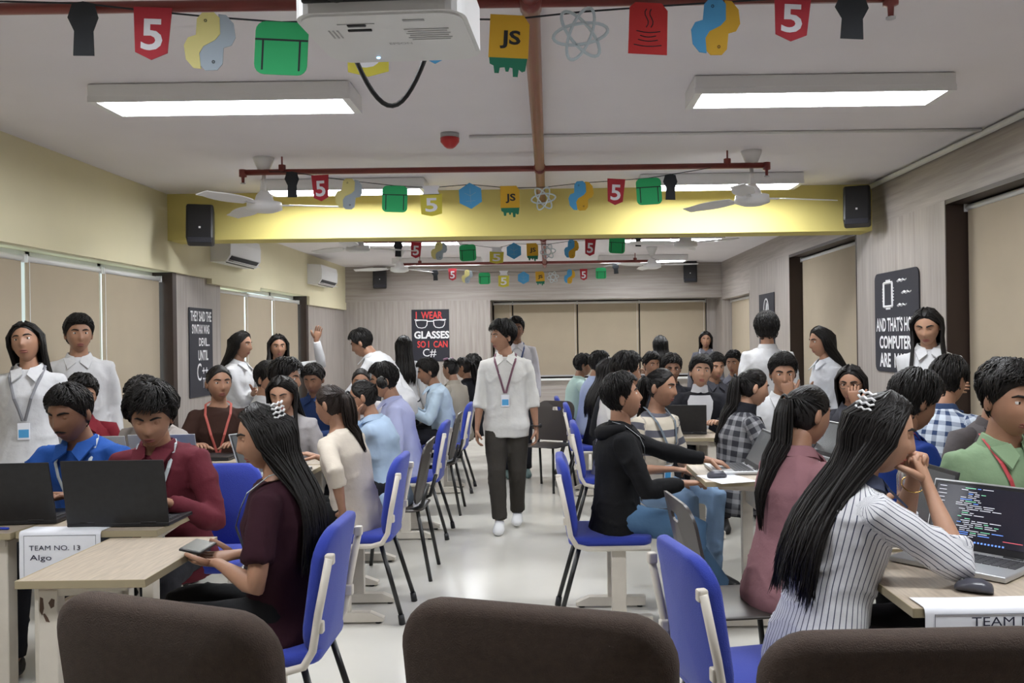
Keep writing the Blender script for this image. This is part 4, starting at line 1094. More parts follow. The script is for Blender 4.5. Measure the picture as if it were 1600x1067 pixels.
    for si in (-1, 1):
        hip = Vector((si * .088 * s, 0, hz))
        if pose == 'sit':
            sp = .10 if not fem else .06
            kn = hip + Vector((si * sp * .6, .41 * s, .015)); an = Vector((kn.x + si * .01, kn.y - .02 + (.06 if si > 0 else -.02), .085)); hint = (0, 1, .3)
            if legs: an = Vector(legs[0 if si < 0 else 1]); kn, an = ik(hip, an, .42 * s, .42 * s, (si * .1, 1, .6))
        else:
            an = Vector(legs[0 if si < 0 else 1]) if legs else Vector((si * .10, .0 + .02 * si, .085))
            kn, an = ik(hip, an, .42 * s, .41 * s, (si * .05, 1, 0))
        w = (1.0 if not fem else .95) * legw
        tr.tube([hip + Vector((0, -.02, .03)), hip.lerp(kn, .12), hip.lerp(kn, .5), hip.lerp(kn, .93), kn + Vector((0, .008, 0)), kn.lerp(an, .12), kn.lerp(an, .4), kn.lerp(an, .8), kn.lerp(an, .98)], [.088, .088, .078 * w, .066 * w, .064 * w, .063 * w, .060 * w, .055 * w, .056 * w], n=14)
        feet.append((kn, an))
        body.tube([hip + Vector((0, 0, .05)), hip.lerp(kn, .5), kn, kn.lerp(an, .35), kn.lerp(an, .95), an + Vector((0, 0, -.03))], [.05, .05, .046, .044, .034, .034], n=8)
    tr.loft([tring(t, .008) for t in (-.13, -.06, 0, .10)], n=18)
    # ---- shirt
    hem = -.14 if pose == 'sit' else -.16
    if pose == 'sit': hem = -.115
    ts = [t for t in (hem, -.06, 0, .10, .17, .26, .34, .40, .445, .475, .497)]
    loose = .016 if not jacket else .024
    rings = []
    for t in ts:
        e = loose * (1.25 if t < .2 else 1.0) if t < .46 else .010
        rings.append(tring(t, e + (.012 if t < 0 else 0)))
    sh.loft(rings, n=22)
    # ---- objects
    root = body.build('person', body.mats, None, True)
    root.location = (X + shift[0], Y + shift[1], z0); root.rotation_euler = (0, 0, R(head))
    tag(root, label, 'person', group)
    cm = cloth(shirt, pat, col2); pm = cloth(pants)
    if near or pat:
        me = remesh(sh, .0125 if near else .017, 3, .0075 if near else .005, sid)
        nvt = len(me.vertices); co = np.empty(nvt * 3); me.vertices.foreach_get('co', co); co = co.reshape(-1, 3)
        best = np.full(nvt, 1e9); att = np.zeros((nvt, 3)); gir = np.zeros(nvt)
        segs = [(spine(-.1), spine(.2), .15, 28), (spine(.2), spine(.5), .15, 28)] + bones
        for a, b, rr, g in segs:
            a_, b_ = np.array(a), np.array(b); d = b_ - a_; L = np.linalg.norm(d); d /= L
            tt = (co - a_) @ d; tc = np.clip(tt, 0, L); off = co - (a_ + tc[:, None] * d)
            dist = np.linalg.norm(off, axis=1) / rr
            ref = np.array((1.0, 0, 0)) if rr > .1 else np.array((0.3, 1.0, 0.2)); ref = ref - d * (ref @ d); ref /= np.linalg.norm(ref); r2 = np.cross(d, ref)
            mk = dist < best
            base = 0.0 if segs.index((a, b, rr, g)) != 1 else (spine(.2) - spine(-.1)).length
            att[mk, 0] = (off @ r2)[mk]; att[mk, 1] = (off @ ref)[mk]; att[mk, 2] = (tt + base)[mk]; gir[mk] = g; best[mk] = dist[mk]
        nrm = np.maximum(1e-6, np.hypot(att[:, 0], att[:, 1])); att[:, 0] /= nrm; att[:, 1] /= nrm
        at = me.attributes.new('cloth', 'FLOAT_VECTOR', 'POINT'); at.data.foreach_set('vector', att.ravel())
        ag = me.attributes.new('girth', 'FLOAT', 'POINT'); ag.data.foreach_set('value', gir)
        me.materials.clear(); me.materials.append(cm); me.polygons.foreach_set('use_smooth', [True] * len(me.polygons)); me.polygons.foreach_set('material_index', [0] * len(me.polygons))
        so = bpy.data.objects.new('shirt', me); COL.objects.link(so); so.parent = root
        me = remesh(tr, .016, 3, .005, sid + 3); me.materials.clear(); me.materials.append(pm); me.polygons.foreach_set('use_smooth', [True] * len(me.polygons)); me.polygons.foreach_set('material_index', [0] * len(me.polygons))
        to = bpy.data.objects.new('trousers', me); COL.objects.link(to); to.parent = root
    else:
        so = sh.build('shirt', cm, root, True); tr.build('trousers', pm, root, True)
    if jacket:   # open front showing the shirt underneath
        b = MB(); rr = []
        for t in (.10, .2, .3, .38, .44, .485):
            c, ax_, ay_ = tring(t, loose + .012); w_ = .028 + .07 * max(0, (t - .1) / .39)
            b_ = [c + ay_.normalized() * ay_.length * math.cos(a_) + ax_.normalized() * ax_.length * math.sin(a_) for a_ in np.linspace(-w_ / .16, w_ / .16, 5)]
            rr.append(b_)
        v = [p for q in rr for p in q]; f = [(k * 5 + i, k * 5 + i + 1, k * 5 + 6 + i, k * 5 + 5 + i) for k in range(5) for i in range(4)]
        b.add(v, f)
        b.loft([(nb.lerp(hc, q_) + Vector((0, -.010 * s * q_, 0)), Rh @ Vector((r_ * s, 0, 0)), Rh @ Vector((0, r_ * 1.05 * s, 0))) for q_, r_ in ((-.12, .075), (.08, .066), (.30, .060), (.36, .058))], n=16, cap=False)
        b.build('shirt_front', cloth(jacket), root, True)
    # collar
    if collar:
        c0 = spine(.493); cn = []
        b = MB(); n = 16; v = []; f = []
        for i in range(n + 1):
            a_ = R(-158 + 316 * i / n) + math.pi     # open at the front
            dr = twm(.5) @ Vector((math.sin(a_), math.cos(a_), 0))
            fr_ = max(0, math.cos(a_))               # lower at the front
            for rr_, zz in ((.060, .030 - .028 * fr_), (.064, .036 - .03 * fr_), (.070, .034 - .03 * fr_), (.088, -.004 - .03 * fr_), (.083, -.008 - .03 * fr_)):
                v.append(c0 + Vector((dr.x * rr_ * s, dr.y * rr_ * .96 * s + .004, zz * s)) + sup(.5) * .004)
        for i in range(n):
            for k in range(4): f.append((i * 5 + k, i * 5 + k + 1, i * 5 + 6 + k, i * 5 + 5 + k))
        b.add(v, f)
        for q in (-1, 1):
            c1 = c0 + twm(.5) @ Vector((q * .022 * s, .068 * s, .006)); c2 = c0 + twm(.5) @ Vector((q * .060 * s, .124 * s, -.072 * s)); c3 = c0 + twm(.5) @ Vector((q * .086 * s, .050 * s, -.008)); c4 = c0 + twm(.5) @ Vector((q * .012 * s, .100 * s, -.032 * s))
            b.add([c1, c4, c2, c3, c1 + Vector((0, .003, .006)), c4 + Vector((0, .004, .006)), c2 + Vector((0, .004, .006)), c3 + Vector((0, .003, .006))], [(0, 1, 2, 3), (7, 6, 5, 4), (0, 4, 5, 1), (1, 5, 6, 2), (2, 6, 7, 3), (3, 7, 4, 0)])
        smooth_by_angle(b.build('collar', cm, root), 35)
    if hood:
        b = MB().tube([spine(.46) + Vector((math.sin(a_) * .10, -.02 - .075 * math.cos(a_), .03 - .03 * math.cos(a_))) for a_ in np.linspace(-2.0, 2.0, 11)], [.018, .03, .036, .04, .042, .042, .042, .04, .036, .03, .018], n=10)
        b.build('hood', cm, root, True)
    # shoes
    for kn, an in feet:
        b = MB(); fl_ = .25 * s
        fw = Vector((0, 1, 0))
        lift = an.z - .085
        rg = [(-.055, .018, .02, .045), (-.045, .034, .05, .05), (0, .038, .055, .055), (.06, .042, .042, .042), (.12, .046, .034, .034), (.17, .040, .028, .028), (.195, .02, .014, .02)]
        b.loft([(Vector((an.x, an.y + y_, lift + max(zc, hh) )), Vector((w_, 0, 0)), Vector((0, 0, hh))) for y_, w_, hh, zc in rg], n=12)
        o_ = b.build('shoe' if not sandal else 'foot', mat('shoe_%.2f' % shoes[0], shoes, .5) if not sandal else sk, root, True)
        if sandal:
            so_ = MB().prism([(-.045, -.065), (.045, -.065), (.052, .10), (.04, .20), (-.03, .21), (-.05, .12)], (an.x, an.y, lift + .006), (1, 0, 0), (0, 1, 0), -.022).build('sandal', M_BLACK, root)
            st = MB()
            for y_, hh in ((.02, .115), (.10, .082), (.14, .066)): st.tube([(an.x - .048, an.y + y_, lift + .01), (an.x - .03, an.y + y_ - .005, lift + hh * .8), (an.x, an.y + y_ - .008, lift + hh + .005), (an.x + .03, an.y + y_ - .005, lift + hh * .8), (an.x + .048, an.y + y_, lift + .01)], .012, n=6, flat=.35, ref=(0, 1, 0))
            st.build('strap', M_BLACK, so_)
    # ---- hair
    hb = MB()
    def scalp(a_, e_, off):
        p = hsurf(np.array(a_), np.array(e_)); L = np.linalg.norm(p); return Vector(p * (1 + off / L))
    nu2, nv2 = 40, 22
    longh = hair in ('long', 'half', 'pony', 'bun', 'curly')
    def hline(a_):       # hair line elevation by azimuth
        q = abs(a_)
        e = np.interp(q, [0, .45, .8, 1.15, 1.45, 1.7, 2.1, 3.15], [.62, .62, .50, .22, .0, -.25, -.55, -.62] if not longh else [.78, .70, .50, .22, .05, -.25, -.55, -.62])
        return float(e)
    thick = {'short': .016 * vol, 'curly': .024 * vol, 'long': .007, 'half': .007, 'pony': .007, 'bun': .007}[hair]
    def thk(a_, e_):
        if hair in ('short', 'curly'):
            q = max(0., min(1., (e_ + (.0 if abs(a_) < 1.9 else .25)) / .8)); return thick * (.38 + 1.15 * q * q * (3 - 2 * q)) if hair == 'short' else thick * (.7 + .7 * q)
        return thick * (1 + .2 * max(0, math.sin(e_)) ** 2)
    rows = []
    for k in range(nv2):
        t = k / (nv2 - 1)
        for i in range(nu2):
            a_ = -math.pi + 2 * math.pi * i / nu2
            e0 = hline(a_); e_ = e0 + (math.pi / 2 - .01 - e0) * t
            th = thk(a_, e_) * min(1, t / .12 + .10) * (1 + .18 * noise.noise(Vector((math.sin(a_) * 3, math.cos(a_) * 3, e_ * 4 + sid))))
            rows.append(H(scalp(a_, e_, th)))
    f = [(k * nu2 + i, k * nu2 + (i + 1) % nu2, (k + 1) * nu2 + (i + 1) % nu2, (k + 1) * nu2 + i) for k in range(nv2 - 1) for i in range(nu2)]
    hb.add(rows, [tuple(reversed(q)) for q in f] + [tuple(range((nv2 - 1) * nu2, nv2 * nu2))])
    if hair in ('short', 'curly'):
        for k in range(900 if near else 240):
            a_ = rng.uniform(-math.pi, math.pi); e0 = hline(a_); e_ = e0 + (1.5 - e0) * rng.random() ** 0.8
            top = max(0., min(1., (e_ - .15) / .6)) if abs(a_) < 1.9 else max(0., min(1., (e_ + .1) / .8))
            lift = (.003 + .013 * top) * vol; L = (.024 + .046 * vol * top) * rng.uniform(.7, 1.2)
            P = []; aa, ee = a_, e_; sw = rng.uniform(-.4, .4); stop = (.54 if vol < 1.25 else .40) + rng.random() * (.22 if vol < 1.25 else .34)
            for j in range(5):
                P.append(H(scalp(aa, ee, thk(aa, ee) * .85 + lift * math.sin(j * .75))))
                stp = L / 4 / .1
                side = (.5 if part >= 0 else -.5) + sw
                if abs(aa) < 1.2: ee -= stp * (.60 if ee > .2 else .4); aa += stp * side * .7 / max(.3, math.cos(ee))
                else: ee -= stp * .8; aa += stp * .3 * sw
                if hair == 'curly': aa += rng.uniform(-.15, .15); ee += rng.uniform(-.08, .12)
                if abs(aa) < 1.1: ee = max(ee, stop)
                else: ee = max(ee, hline(max(-3.1, min(3.1, aa))) - .02)
            w0 = rng.uniform(.0020, .0040) * (1 if near else 1.9) * (1.25 if hair == 'curly' else 1)
            hb.tube(P, [w0 * .7, w0, w0, w0 * .7, w0 * .1], n=3, flat=.7)
    if longh:
        N = {'long': 520, 'half': 620, 'curly': 0, 'pony': 300, 'bun': 260}[hair] if near else {'long': 150, 'half': 80, 'pony': 36, 'bun': 30, 'curly': 0}[hair]
        Minv = Rh.transposed()
        tie = scalp(math.pi, .30 if hair == 'pony' else .55, .03)
        for k in range(N):
            sgn = 1 if k % 2 else -1
            a_ = sgn * rng.uniform(1.28 if hair in ('long', 'half') else .75, math.pi)
            P = []
            if hair in ('pony', 'bun'):
                e0 = hline(a_) + .05
                p0 = scalp(a_ * .98, e0 + rng.uniform(0, .9) * (1.4 - e0), .009)
                mid = scalp(sgn * (abs(a_) + math.pi) / 2, .45, .016)
                P = [H(p0), H(p0.lerp(mid, .6) * 1.05), H(mid), H(tie)]
                w0 = .0036 if near else .006; hb.tube(P, [w0 * .6, w0, w0, w0 * .6], n=3, flat=.6)
                continue
            # from the middle parting, sweeping aside and back over the ear
            pa = rng.random(); st = Vector((sgn * .004, .075 - .12 * pa, 0)); a0 = sgn * (.06 + pa * 1.9); e_s = .80 + .68 * min(1, pa * 1.8)
            off0 = .005 + .013 * rng.random()
            if abs(a_) < abs(a0): a_ = sgn * min(3.1, abs(a0) + .3 * rng.random())
            for q_, e_ in ((0, e_s), (.30, .88), (.62, .60), (.88, .25), (1.0, -.12), (1.0, -.40)):
                e_ = min(e_, e_s)
                P.append(H(scalp(a0 + (a_ - a0) * q_, e_, off0 + (.010 if e_ < .4 else 0))))
            # fall: world down, kept off the trunk
            last = P[-1]; q = abs(a_) / math.pi
            total = hlen * rng.uniform(.8, 1.06)
            fx = (last.x - hc.x)
            front = hfront and q < .52
            for j in range(1, 8):
                t = j / 7; z = last.z - total * t
                tt = np.interp(z, [spine(-.1).z, spine(.2).z, spine(.5).z], [-.1, .2, .5]); rx, ry = prad(min(tt, .46)); ry = (ry + .012) / max(.5, math.cos(R(lean) * 1.15)) ; c = spine(max(-.1, min(.5, tt)))
                bx = last.x + (fx * .35) * math.sin(t * 2.2) + rng.uniform(-.008, .008)
                by = last.y - .03 * t
                if z < nb.z + .03:
                    lim = math.sqrt(max(0.05, 1 - min(.95, (bx - c.x) / (rx + .04)) ** 2))
                    if front: by = max(by, c.y + (ry + .028) * lim)
                    else: by = min(by, c.y - (ry + .026 + .02 * rng.random()) * lim)
                    prev = P[-1]; by = prev.y + max(-.11, min(.09, by - prev.y))
                wav = .013 * math.sin(t * 13 + k * .35) * min(1, t * 2) if hair == 'half' else .004 * math.sin(t * 9 + k)
                P.append(Vector((bx + wav, by + wav * .5, z)))
            for _ in range(3):
                P[5:-1] = [(P[i - 1] + P[i] * 2 + P[i + 1]) / 4 for i in range(5, len(P) - 1)]
            w0 = rng.uniform(.0035, .0062) * (1 if near else 1.8)
            hb.tube(P, [w0 * .5] + [w0] * (len(P) - 4) + [w0 * .9, w0 * .6, w0 * .12], n=3, flat=.7)
        if hair == 'pony':
            T0 = H(tie)
            for k in range(190 if near else 40):
                a_ = rng.uniform(0, 6.28); rr_ = rng.uniform(0, .026); total = hlen * rng.uniform(.8, 1.05)
                P = [H(tie - Vector((0, -.03, 0)))]
                for j in range(8):
                    t = j / 7; z = T0.z - total * t + .015 * math.sin(min(1, t * 4) * 3.1)
                    tt = np.interp(z, [spine(-.1).z, spine(.2).z, spine(.5).z], [-.1, .2, .5]); rx, ry = prad(min(tt, .46)); c = spine(max(-.1, min(.5, tt)))
                    y_ = T0.y - .03 * math.sin(t * 2.4); 
                    if z < nb.z: y_ = min(y_, c.y - ry - .035)
                    fat = (1 + 1.2 * math.sin(math.pi * min(1, t * 1.1)) ) * (1 - .6 * t)
                    P.append(Vector((T0.x + math.cos(a_) * rr_ * fat, y_ + math.sin(a_) * rr_ * fat, z)))
                w0 = .0042 if near else .0075; hb.tube(P, [w0 * .6] + [w0] * 5 + [w0 * .85, w0 * .6, w0 * .15], n=3)
        if hair == 'bun':
            for k in range(26):
                a_ = rng.uniform(0, 6.28); b_ = rng.uniform(-1, 1)
                c_ = tie + Vector((0, -.03, .0)); P = [c_ + Vector((math.cos(a_ + j * .5) * .034 * math.cos(b_), -.012 + math.sin(b_) * .03, math.sin(a_ + j * .5) * .034 * math.cos(b_))) for j in range(6)]
                hb.tube([H(p) for p in P], [.004, .010, .012, .012, .010, .004], n=5)
    ho = hb.build('hair', hm, root, True)
    if hair in ('pony', 'bun'):
        MB().tube([H(tie + Vector((.016 * math.cos(a_), -.012, .016 * math.sin(a_)))) for a_ in np.linspace(0, 6.283, 13)], .006, n=6).build('hair_tie', M_BLACK if hair == 'pony' else M_WHITE, ho, True)
    if clip:
        cc = scalp(math.pi * .74 * clip, .62, .012); b = MB()
        for k in range(5):
            o_ = Vector((0, -.006 + .0, .032 - k * .016)); b.tube([H(cc + o_ + Matrix.Rotation(R(47 * clip), 3, 'Z') @ Vector((x_, -.010 * math.cos(x_ * 40), .006 * ((k + i_) % 2)))) for i_, x_ in enumerate(np.linspace(-.03, .03, 6))], .0042, n=6)
        b.build('hair_clip', M_WHITE, ho, True)
    if band:
        MB().tube([H(scalp(a_, 1.0 - .1 * math.cos(a_), .022)) for a_ in np.linspace(-1.7, 1.7, 11)], .012, n=6).build('hair_band', mat('pink_cloth', (.45, .25, .36), .8), ho, True)
    if glasses:
        b = MB()
        for q in (-1, 1):
            e0 = fs(q * .031, .010); y_ = e0.y + .016
            b.tube([H((q * .032 + .024 * math.cos(a_), y_ - .002 - .004 * abs(math.cos(a_)), .008 + .018 * math.sin(a_))) for a_ in np.linspace(0, 6.283, 13)], .0018, n=5)
            b.tube([H((q * .056, y_ - .006, .014)), H((q * .077, .0, .016)), H((q * .078, -.02, .006))], .0018, n=5)
        b.tube([H((-.008, .105, .012)), H((.008, .105, .012))], .0018, n=5)
        b.build('glasses', M_BLACK, root, True)
    if lany:
        b = MB(); 
        def fp(t, x):
            c, ax_, ay_ = tring(t, loose + .010); q = max(-.95, min(.95, x / ax_.length)); return c + ax_ * q + ay_ * math.sqrt(1 - q * q)
        for q in (-1, 1):
            P = [spine(.505) + twm(.5) @ Vector((q * .055, -.05, .022)), spine(.50) + twm(.5) @ Vector((q * .082, .01, .012))] + [fp(t, q * x_) for t, x_ in ((.455, .080), (.40, .062), (.33, .042), (.26, .022), (.20, .006))]
            b.tube(P, .008, n=4, flat=.25, ref=(1, 0, 0))
        lo = b.build('lanyard', mat('lanyard_%.2f_%.2f' % (lany[0], lany[2]), lany, .7), root)
        p = fp(.14, 0) + Vector((0, .004, 0)); up_ = sup(.14)
        Rc = Matrix((Vector((1, 0, 0)), Vector((0, up_.z, -up_.y)), up_)).transposed()
        MB().box(p, (.062, .003, .092), rot=Rc, bev=.001).build('id_card', M_PAPER, lo)
        MB().box(p + Rc @ Vector((0, .002, -.012)), (.05, .001, .045), rot=Rc).build('card_print', mat('card_blue', (.04, .16, .33), .5), lo)
    root['wr'] = 0
    del root['wr']
    return root, lay, H
WH = (.59, .59, .60); WC = (.63, .62, .59)
G_ = (.10, .16, .20)
def at(x, y, head, lx, ly, z):
    a = R(head); return Vector((x + lx * math.cos(a) - ly * math.sin(a), y + lx * math.sin(a) + ly * math.cos(a), z))
# ---- left block, near
pr, ly, H_ = person('woman in dark maroon with long black hair looking at her phone', -0.945, 3.03, 90, 'sit', 'f', 2, (.030, .008, .014), pants=(.008, .008, .009), hair='long', hlen=.40, lean=1, hp=14, hy=20, near=True, clip=-1, scale=.97, sleeve='short',
       arms=((-.07, .20, .73, dict(dir=(.5, .75, -.1), palm=(.3, .2, .9), curl=.22)), (.09, .19, .72, dict(dir=(-.5, .75, 0), palm=(-.4, 0, .9), curl=.2))), collar=False, lany=(.35, .40, .42))
ph = empty('phone', at(-0.945, 3.03, 90, .01, .300, .768), R(90))
MB().box((0, 0, 0), (.15, .075, .009), rot=Matrix.Rotation(R(12), 3, 'X'), bev=.003).build('case', M_BLACK, ph); MB().box((0, 0, .0052), (.14, .068, .001), rot=Matrix.Rotation(R(12), 3, 'X')).build('screen', screen_mat('off'), ph)
tag(ph, 'black phone held by the woman in dark maroon', 'phone')
person('man in bright blue shirt with a moustache behind a black laptop', -2.25, 4.32, 180, 'sit', 'm', 3, (.018, .075, .30), lean=22, hp=16, hy=-8, near=True, arms=((-.14, .50, .815), (.14, .50, .815)), scale=1.05, beard=1, lany=(.45, .5, .52), vol=.9)
person('man in maroon shirt with tousled hair behind the large black laptop', -1.77, 4.06, 180, 'sit', 'm', 2, (.115, .018, .028), lean=20, hp=20, hy=14, near=True, arms=((-.15, .42, .815), (.10, .40, .79)), vol=1.6, lany=(.45, .5, .52), scale=1.04, legs=((-.12, .28, .085), (.12, .28, .085)))
person('person in dark red seen in profile behind the bright blue shirt', -2.93, 5.36, -140, 'sit', 'm', 2, (.16, .012, .02), lean=8, hp=8, arms='tuck')
person('curly-haired person resting a hand on the face behind the maroon shirt', -2.30, 5.15, 170, 'sit', 'm', 2, (.30, .27, .25), lean=14, hp=18, hair='curly', arms=((-.06, .20, 1.02, dict(dir=(.2, -.1, .9), palm=(0, -1, 0))), (.10, .25, .70)))
person('girl in brown top with a red lanyard and tied hair', -2.30, 6.0, 198, 'sit', 'f', 2, (.040, .018, .013), hair='pony', hlen=.2, lean=4, hp=4, hy=18, near=True, arms='desk', lany=(.42, .09, .07), collar=False, scale=1.05)
person('woman with long parted hair looking down behind the maroon woman', -1.70, 5.64, 180, 'sit', 'f', 1, (.35, .33, .33), hair='long', hlen=.42, lean=10, hp=22, near=True, hfront=True, collar=False, arms='tuck')
person('woman in cream cardigan turned away with a hand on her hip', -1.06, 4.72, 68, 'sit', 'f', 2, (.56, .50, .42), scale=.96, pants=(.012, .012, .014), hair='pony', hlen=.30, lean=14, hp=10, near=True, collar=False, sleeve='roll',
       arms=((-.22, -.06, .60, dict(dir=(.3, .2, -.9), palm=(1, 0, 0), curl=.8, elbow=(-.8, -.7, 0))), (.12, .34, .82)), hairm=M_HAIRB)
person('woman with spectacles and a bun in pale blue shirt', -1.02, 5.52, 90, 'sit', 'f', 2, (.40, .52, .68), pants=(.012, .012, .016), hair='bun', lean=15, hp=10, near=True, glasses=True, scale=.95,
       arms=((-.04, .20, 1.0, dict(dir=(.2, 0, .9), palm=(0, -1, 0), curl=.9)), (.13, .36, .82)))
person('man in lilac shirt seated on an aisle chair', -1.10, 6.60, 100, 'sit', 'm', 2, (.44, .47, .70), arms='tuck', lean=12, hp=12, near=True, scale=1.03)
person('girl with a round face facing out beside the lilac shirt', -1.58, 7.28, 188, 'sit', 'f', 2, (.52, .50, .50), hair='pony', hlen=.25, lean=6, hp=8, scale=.96, arms='tuck')
# standing on the window side
person('standing girl in white shirt with long loose hair and a badge', -2.96, 4.92, 196, 'stand', 'f', 2, WH, hair='long', hlen=.50, lean=0, hp=-8, hr=8, near=True, arms='down', sleeve='long', lany=(.20, .20, .22), scale=.965, hfront=False)
person('standing boy in white shirt against the beige blind', -3.13, 5.75, 205, 'stand', 'm', 2, WH, lean=0, hp=2, hy=10, near=True, arms='down', scale=1.0, vol=.9)
person('standing girl in white with folded arms and hair down her back', -2.58, 7.10, -98, 'stand', 'f', 2, WH, hair='long', hlen=.48, lean=2, hp=5, near=True, arms='fold', scale=.945)
person('standing girl in white raising one hand by the blinds', -2.42, 7.7, 205, 'stand', 'f', 2, WH, hair='long', hlen=.45, lean=0, hp=5, arms=((-.24, .03, .80), (.0, 0, 0)) if False else ((-.30, .22, 1.50, dict(dir=(-.2, .1, .95), palm=(0, 1, 0), curl=.2, elbow=(-.5, -.2, -1))), (.24, .03, .82)), scale=.93, hfront=True)
person('seated boy in white shirt with the standing girls behind him', -2.26, 6.72, -78, 'sit', 'm', 2, WH, lean=4, hp=4, hy=-30, near=True, arms='tuck', scale=1.03)
person('man in white shirt with thick hair facing the aisle among the seated', -1.98, 6.24, -95, 'sit', 'm', 2, WH, arms='tuck', lean=4, hp=5, scale=1.06, vol=1.3)
person('man in navy looking down beside the bending man', -2.0, 7.50, 175, 'sit', 'm', 3, (.02, .04, .12), arms='tuck', lean=10, hp=16)
person('man in white shirt bending over the desk towards the blinds', -1.38, 8.05, 82, 'stand', 'm', 2, WH, lean=36, hp=22, near=True, arms=((-.16, .62, .80), (.16, .62, .80)), scale=1.02)
person('girl with hair down her back standing below the spectacles poster', -1.56, 9.28, 15, 'stand', 'f', 2, WH, hair='long', hlen=.36, lean=0, arms='down', scale=.92)
person('man in pale blue shirt leaning over a desk on the aisle', -1.03, 8.62, 100, 'sit', 'm', 3, (.42, .52, .62), lean=14, hp=14, near=True, scale=1.02)
person('person with a pink hair band in beige behind the pale blue shirt', -0.98, 9.2, 60, 'sit', 'f', 2, (.40, .36, .30), hair='bun', lean=6, band=True, arms='tuck')
person('person in black top near the walking man', -0.86, 9.7, 70, 'sit', 'f', 2, (.014, .014, .018), hair='pony', lean=8, arms='tuck')
person('person in black at the end of the window-side rows', -0.85, 10.5, 60, 'sit', 'm', 2, (.014, .014, .018), lean=6)
person('person in charcoal between the bending man and the pale blue shirt', -2.08, 9.75, -100, 'sit', 'm', 2, (.05, .05, .06), lean=6)
# aisle
person('man in white shirt and dark cargo trousers walking up the aisle', -0.345, 6.80, 180, 'stand', 'm', 2, WC, pants=(.045, .040, .034), lean=-1, hp=4, hy=-62, near=True, sleeve='roll', lany=(.16, .07, .10), shoes=(.68, .68, .68), legw=1.14, scale=.965, vol=1.25,
       arms=((-.235, .02, .78, dict(dir=(-.05, .15, -1), palm=(1, 0, 0), curl=.5, elbow=(-.3, -1, 0))), (.225, .08, .79, dict(dir=(0, .2, -1), palm=(-1, 0, 0), curl=.5, elbow=(.3, -1, 0)))), legs=((-.07, -.16, .10), (.06, .10, .085)))
wt = empty('wrist_watch', at(-.345, 6.80, 180, -.233, .018, .805)); MB().tube([(.036 * math.cos(a), .034 * math.sin(a), 0) for a in np.linspace(0, 6.283, 17)], .011, n=6, flat=.4).build('strap', M_BLACK, wt, True)
MB().tube([(0.03, -.02, 0), (0.036, -.024, 0)], .018, n=14).build('dial', M_BLACK, wt, True); tag(wt, 'black watch on the walking man\'s wrist', 'watch')
person('man in pale shirt standing behind the walking man', -0.36, 9.35, 186, 'stand', 'm', 3, (.55, .53, .55), pants=(.02, .02, .03), lean=0, hp=2, near=False, arms='down', scale=1.02, lany=(.05, .08, .2), shoes=(.10, .16, .15))
# ---- right block
person('man in black jacket and blue jeans looking up', 0.34, 4.60, -86, 'sit', 'm', 2, (.010, .010, .013), pants=(.075, .15, .26), lean=4, hp=-12, hy=0, near=True, hood=True, jacket=None, arms=((-.06, .56, .80, dict(curl=.4)), (.12, .34, .72)), sandal=True, lany=(.25, .27, .28), vol=1.0, scale=.97,
       legs=((-.16, .62, .085), (.10, .36, .085)))
person('woman in cream sweater with grey hoops and a name badge', 0.62, 5.36, -140, 'sit', 'f', 2, (.60, .54, .44), 'hoop', (.10, .10, .12), pants=(.2, .3, .45), hair='pony', hlen=.25, lean=6, hp=6, hy=18, near=True, sleeve='short', arms='tuck', lany=(.12, .15, .18), collar=False)
person('girl in dark plaid sleeves looking down at a grey laptop', 1.11, 5.28, -82, 'sit', 'f', 1, (.035, .035, .042), 'plaid', (.26, .26, .27), hair='pony', hlen=.4, lean=10, hp=12, near=True, arms='desk', jacket=(.012, .012, .016), collar=False)
person('man in white shirt with a red collar line seen from behind', 0.47, 6.42, -62, 'sit', 'm', 2, (.60, .58, .55), lean=8, hp=5, hy=-12, near=True, arms='tuck', scale=1.08, vol=1.2, lany=(.45, .10, .08))
person('boy in white polo neck and black jacket looking up', 1.22, 7.04, 172, 'sit', 'm', 1, (.014, .014, .017), lean=4, hp=-6, hy=8, hr=-6, near=True, jacket=(.62, .62, .64), collar=False, arms=((-.12, .36, .82), (.28, .30, 1.04, dict(dir=(.2, .2, .9), palm=(0, 1, 0), curl=.7, elbow=(.6, .1, -1)))), scale=1.02)
person('man in black with spectacles behind a dark laptop', 1.12, 8.02, 180, 'sit', 'm', 3, (.012, .012, .018), lean=6, hp=10, glasses=True, scale=1.03)
person('person in dark clothes seen from behind near the black spectacles man', 0.62, 7.3, 5, 'sit', 'm', 2, (.02, .02, .024), lean=8, arms='tuck')
person('long-haired person in black on the right aisle seats', 0.46, 8.3, -70, 'sit', 'f', 2, (.012, .012, .014), hair='long', hlen=.38, lean=8, arms='tuck')
person('bearded man in pale blue on the right aisle seats', 0.40, 9.25, -85, 'sit', 'm', 2, (.38, .44, .62), lean=10, beard=1, scale=1.05, arms='tuck')
person('person in mint shirt at the end of the right aisle seats', 0.26, 9.95, -80, 'sit', 'm', 2, (.45, .60, .55), lean=10)
person('standing woman in white with grey cap seen from behind', 1.32, 10.1, 10, 'stand', 'f', 2, (.50, .50, .56), hair='long', hlen=.3, lean=4, arms='fold', scale=.90)
person('standing girl with long hair by the far window', 2.10, 11.6, 172, 'stand', 'f', 2, (.12, .12, .14), hair='long', hlen=.42, arms='down', scale=.93, lany=(.4, .4, .45))
for x_, y_, h_, c_, l_ in ((1.58, 8.4, 190, (.05, .05, .06), 'person in charcoal facing out under the far window'), (2.08, 8.8, 150, (.55, .55, .57), 'person in white facing out under the far window'), (1.08, 9.5, 200, (.03, .03, .035), 'person in black at the middle right desk'), (2.1, 9.7, 150, (.10, .10, .12), 'person in grey turned sideways at the rear right desk')):
    person(l_, x_, y_, h_, 'sit', 'm', 2, c_, lean=6, hp=8, scale=1.02, arms='tuck')
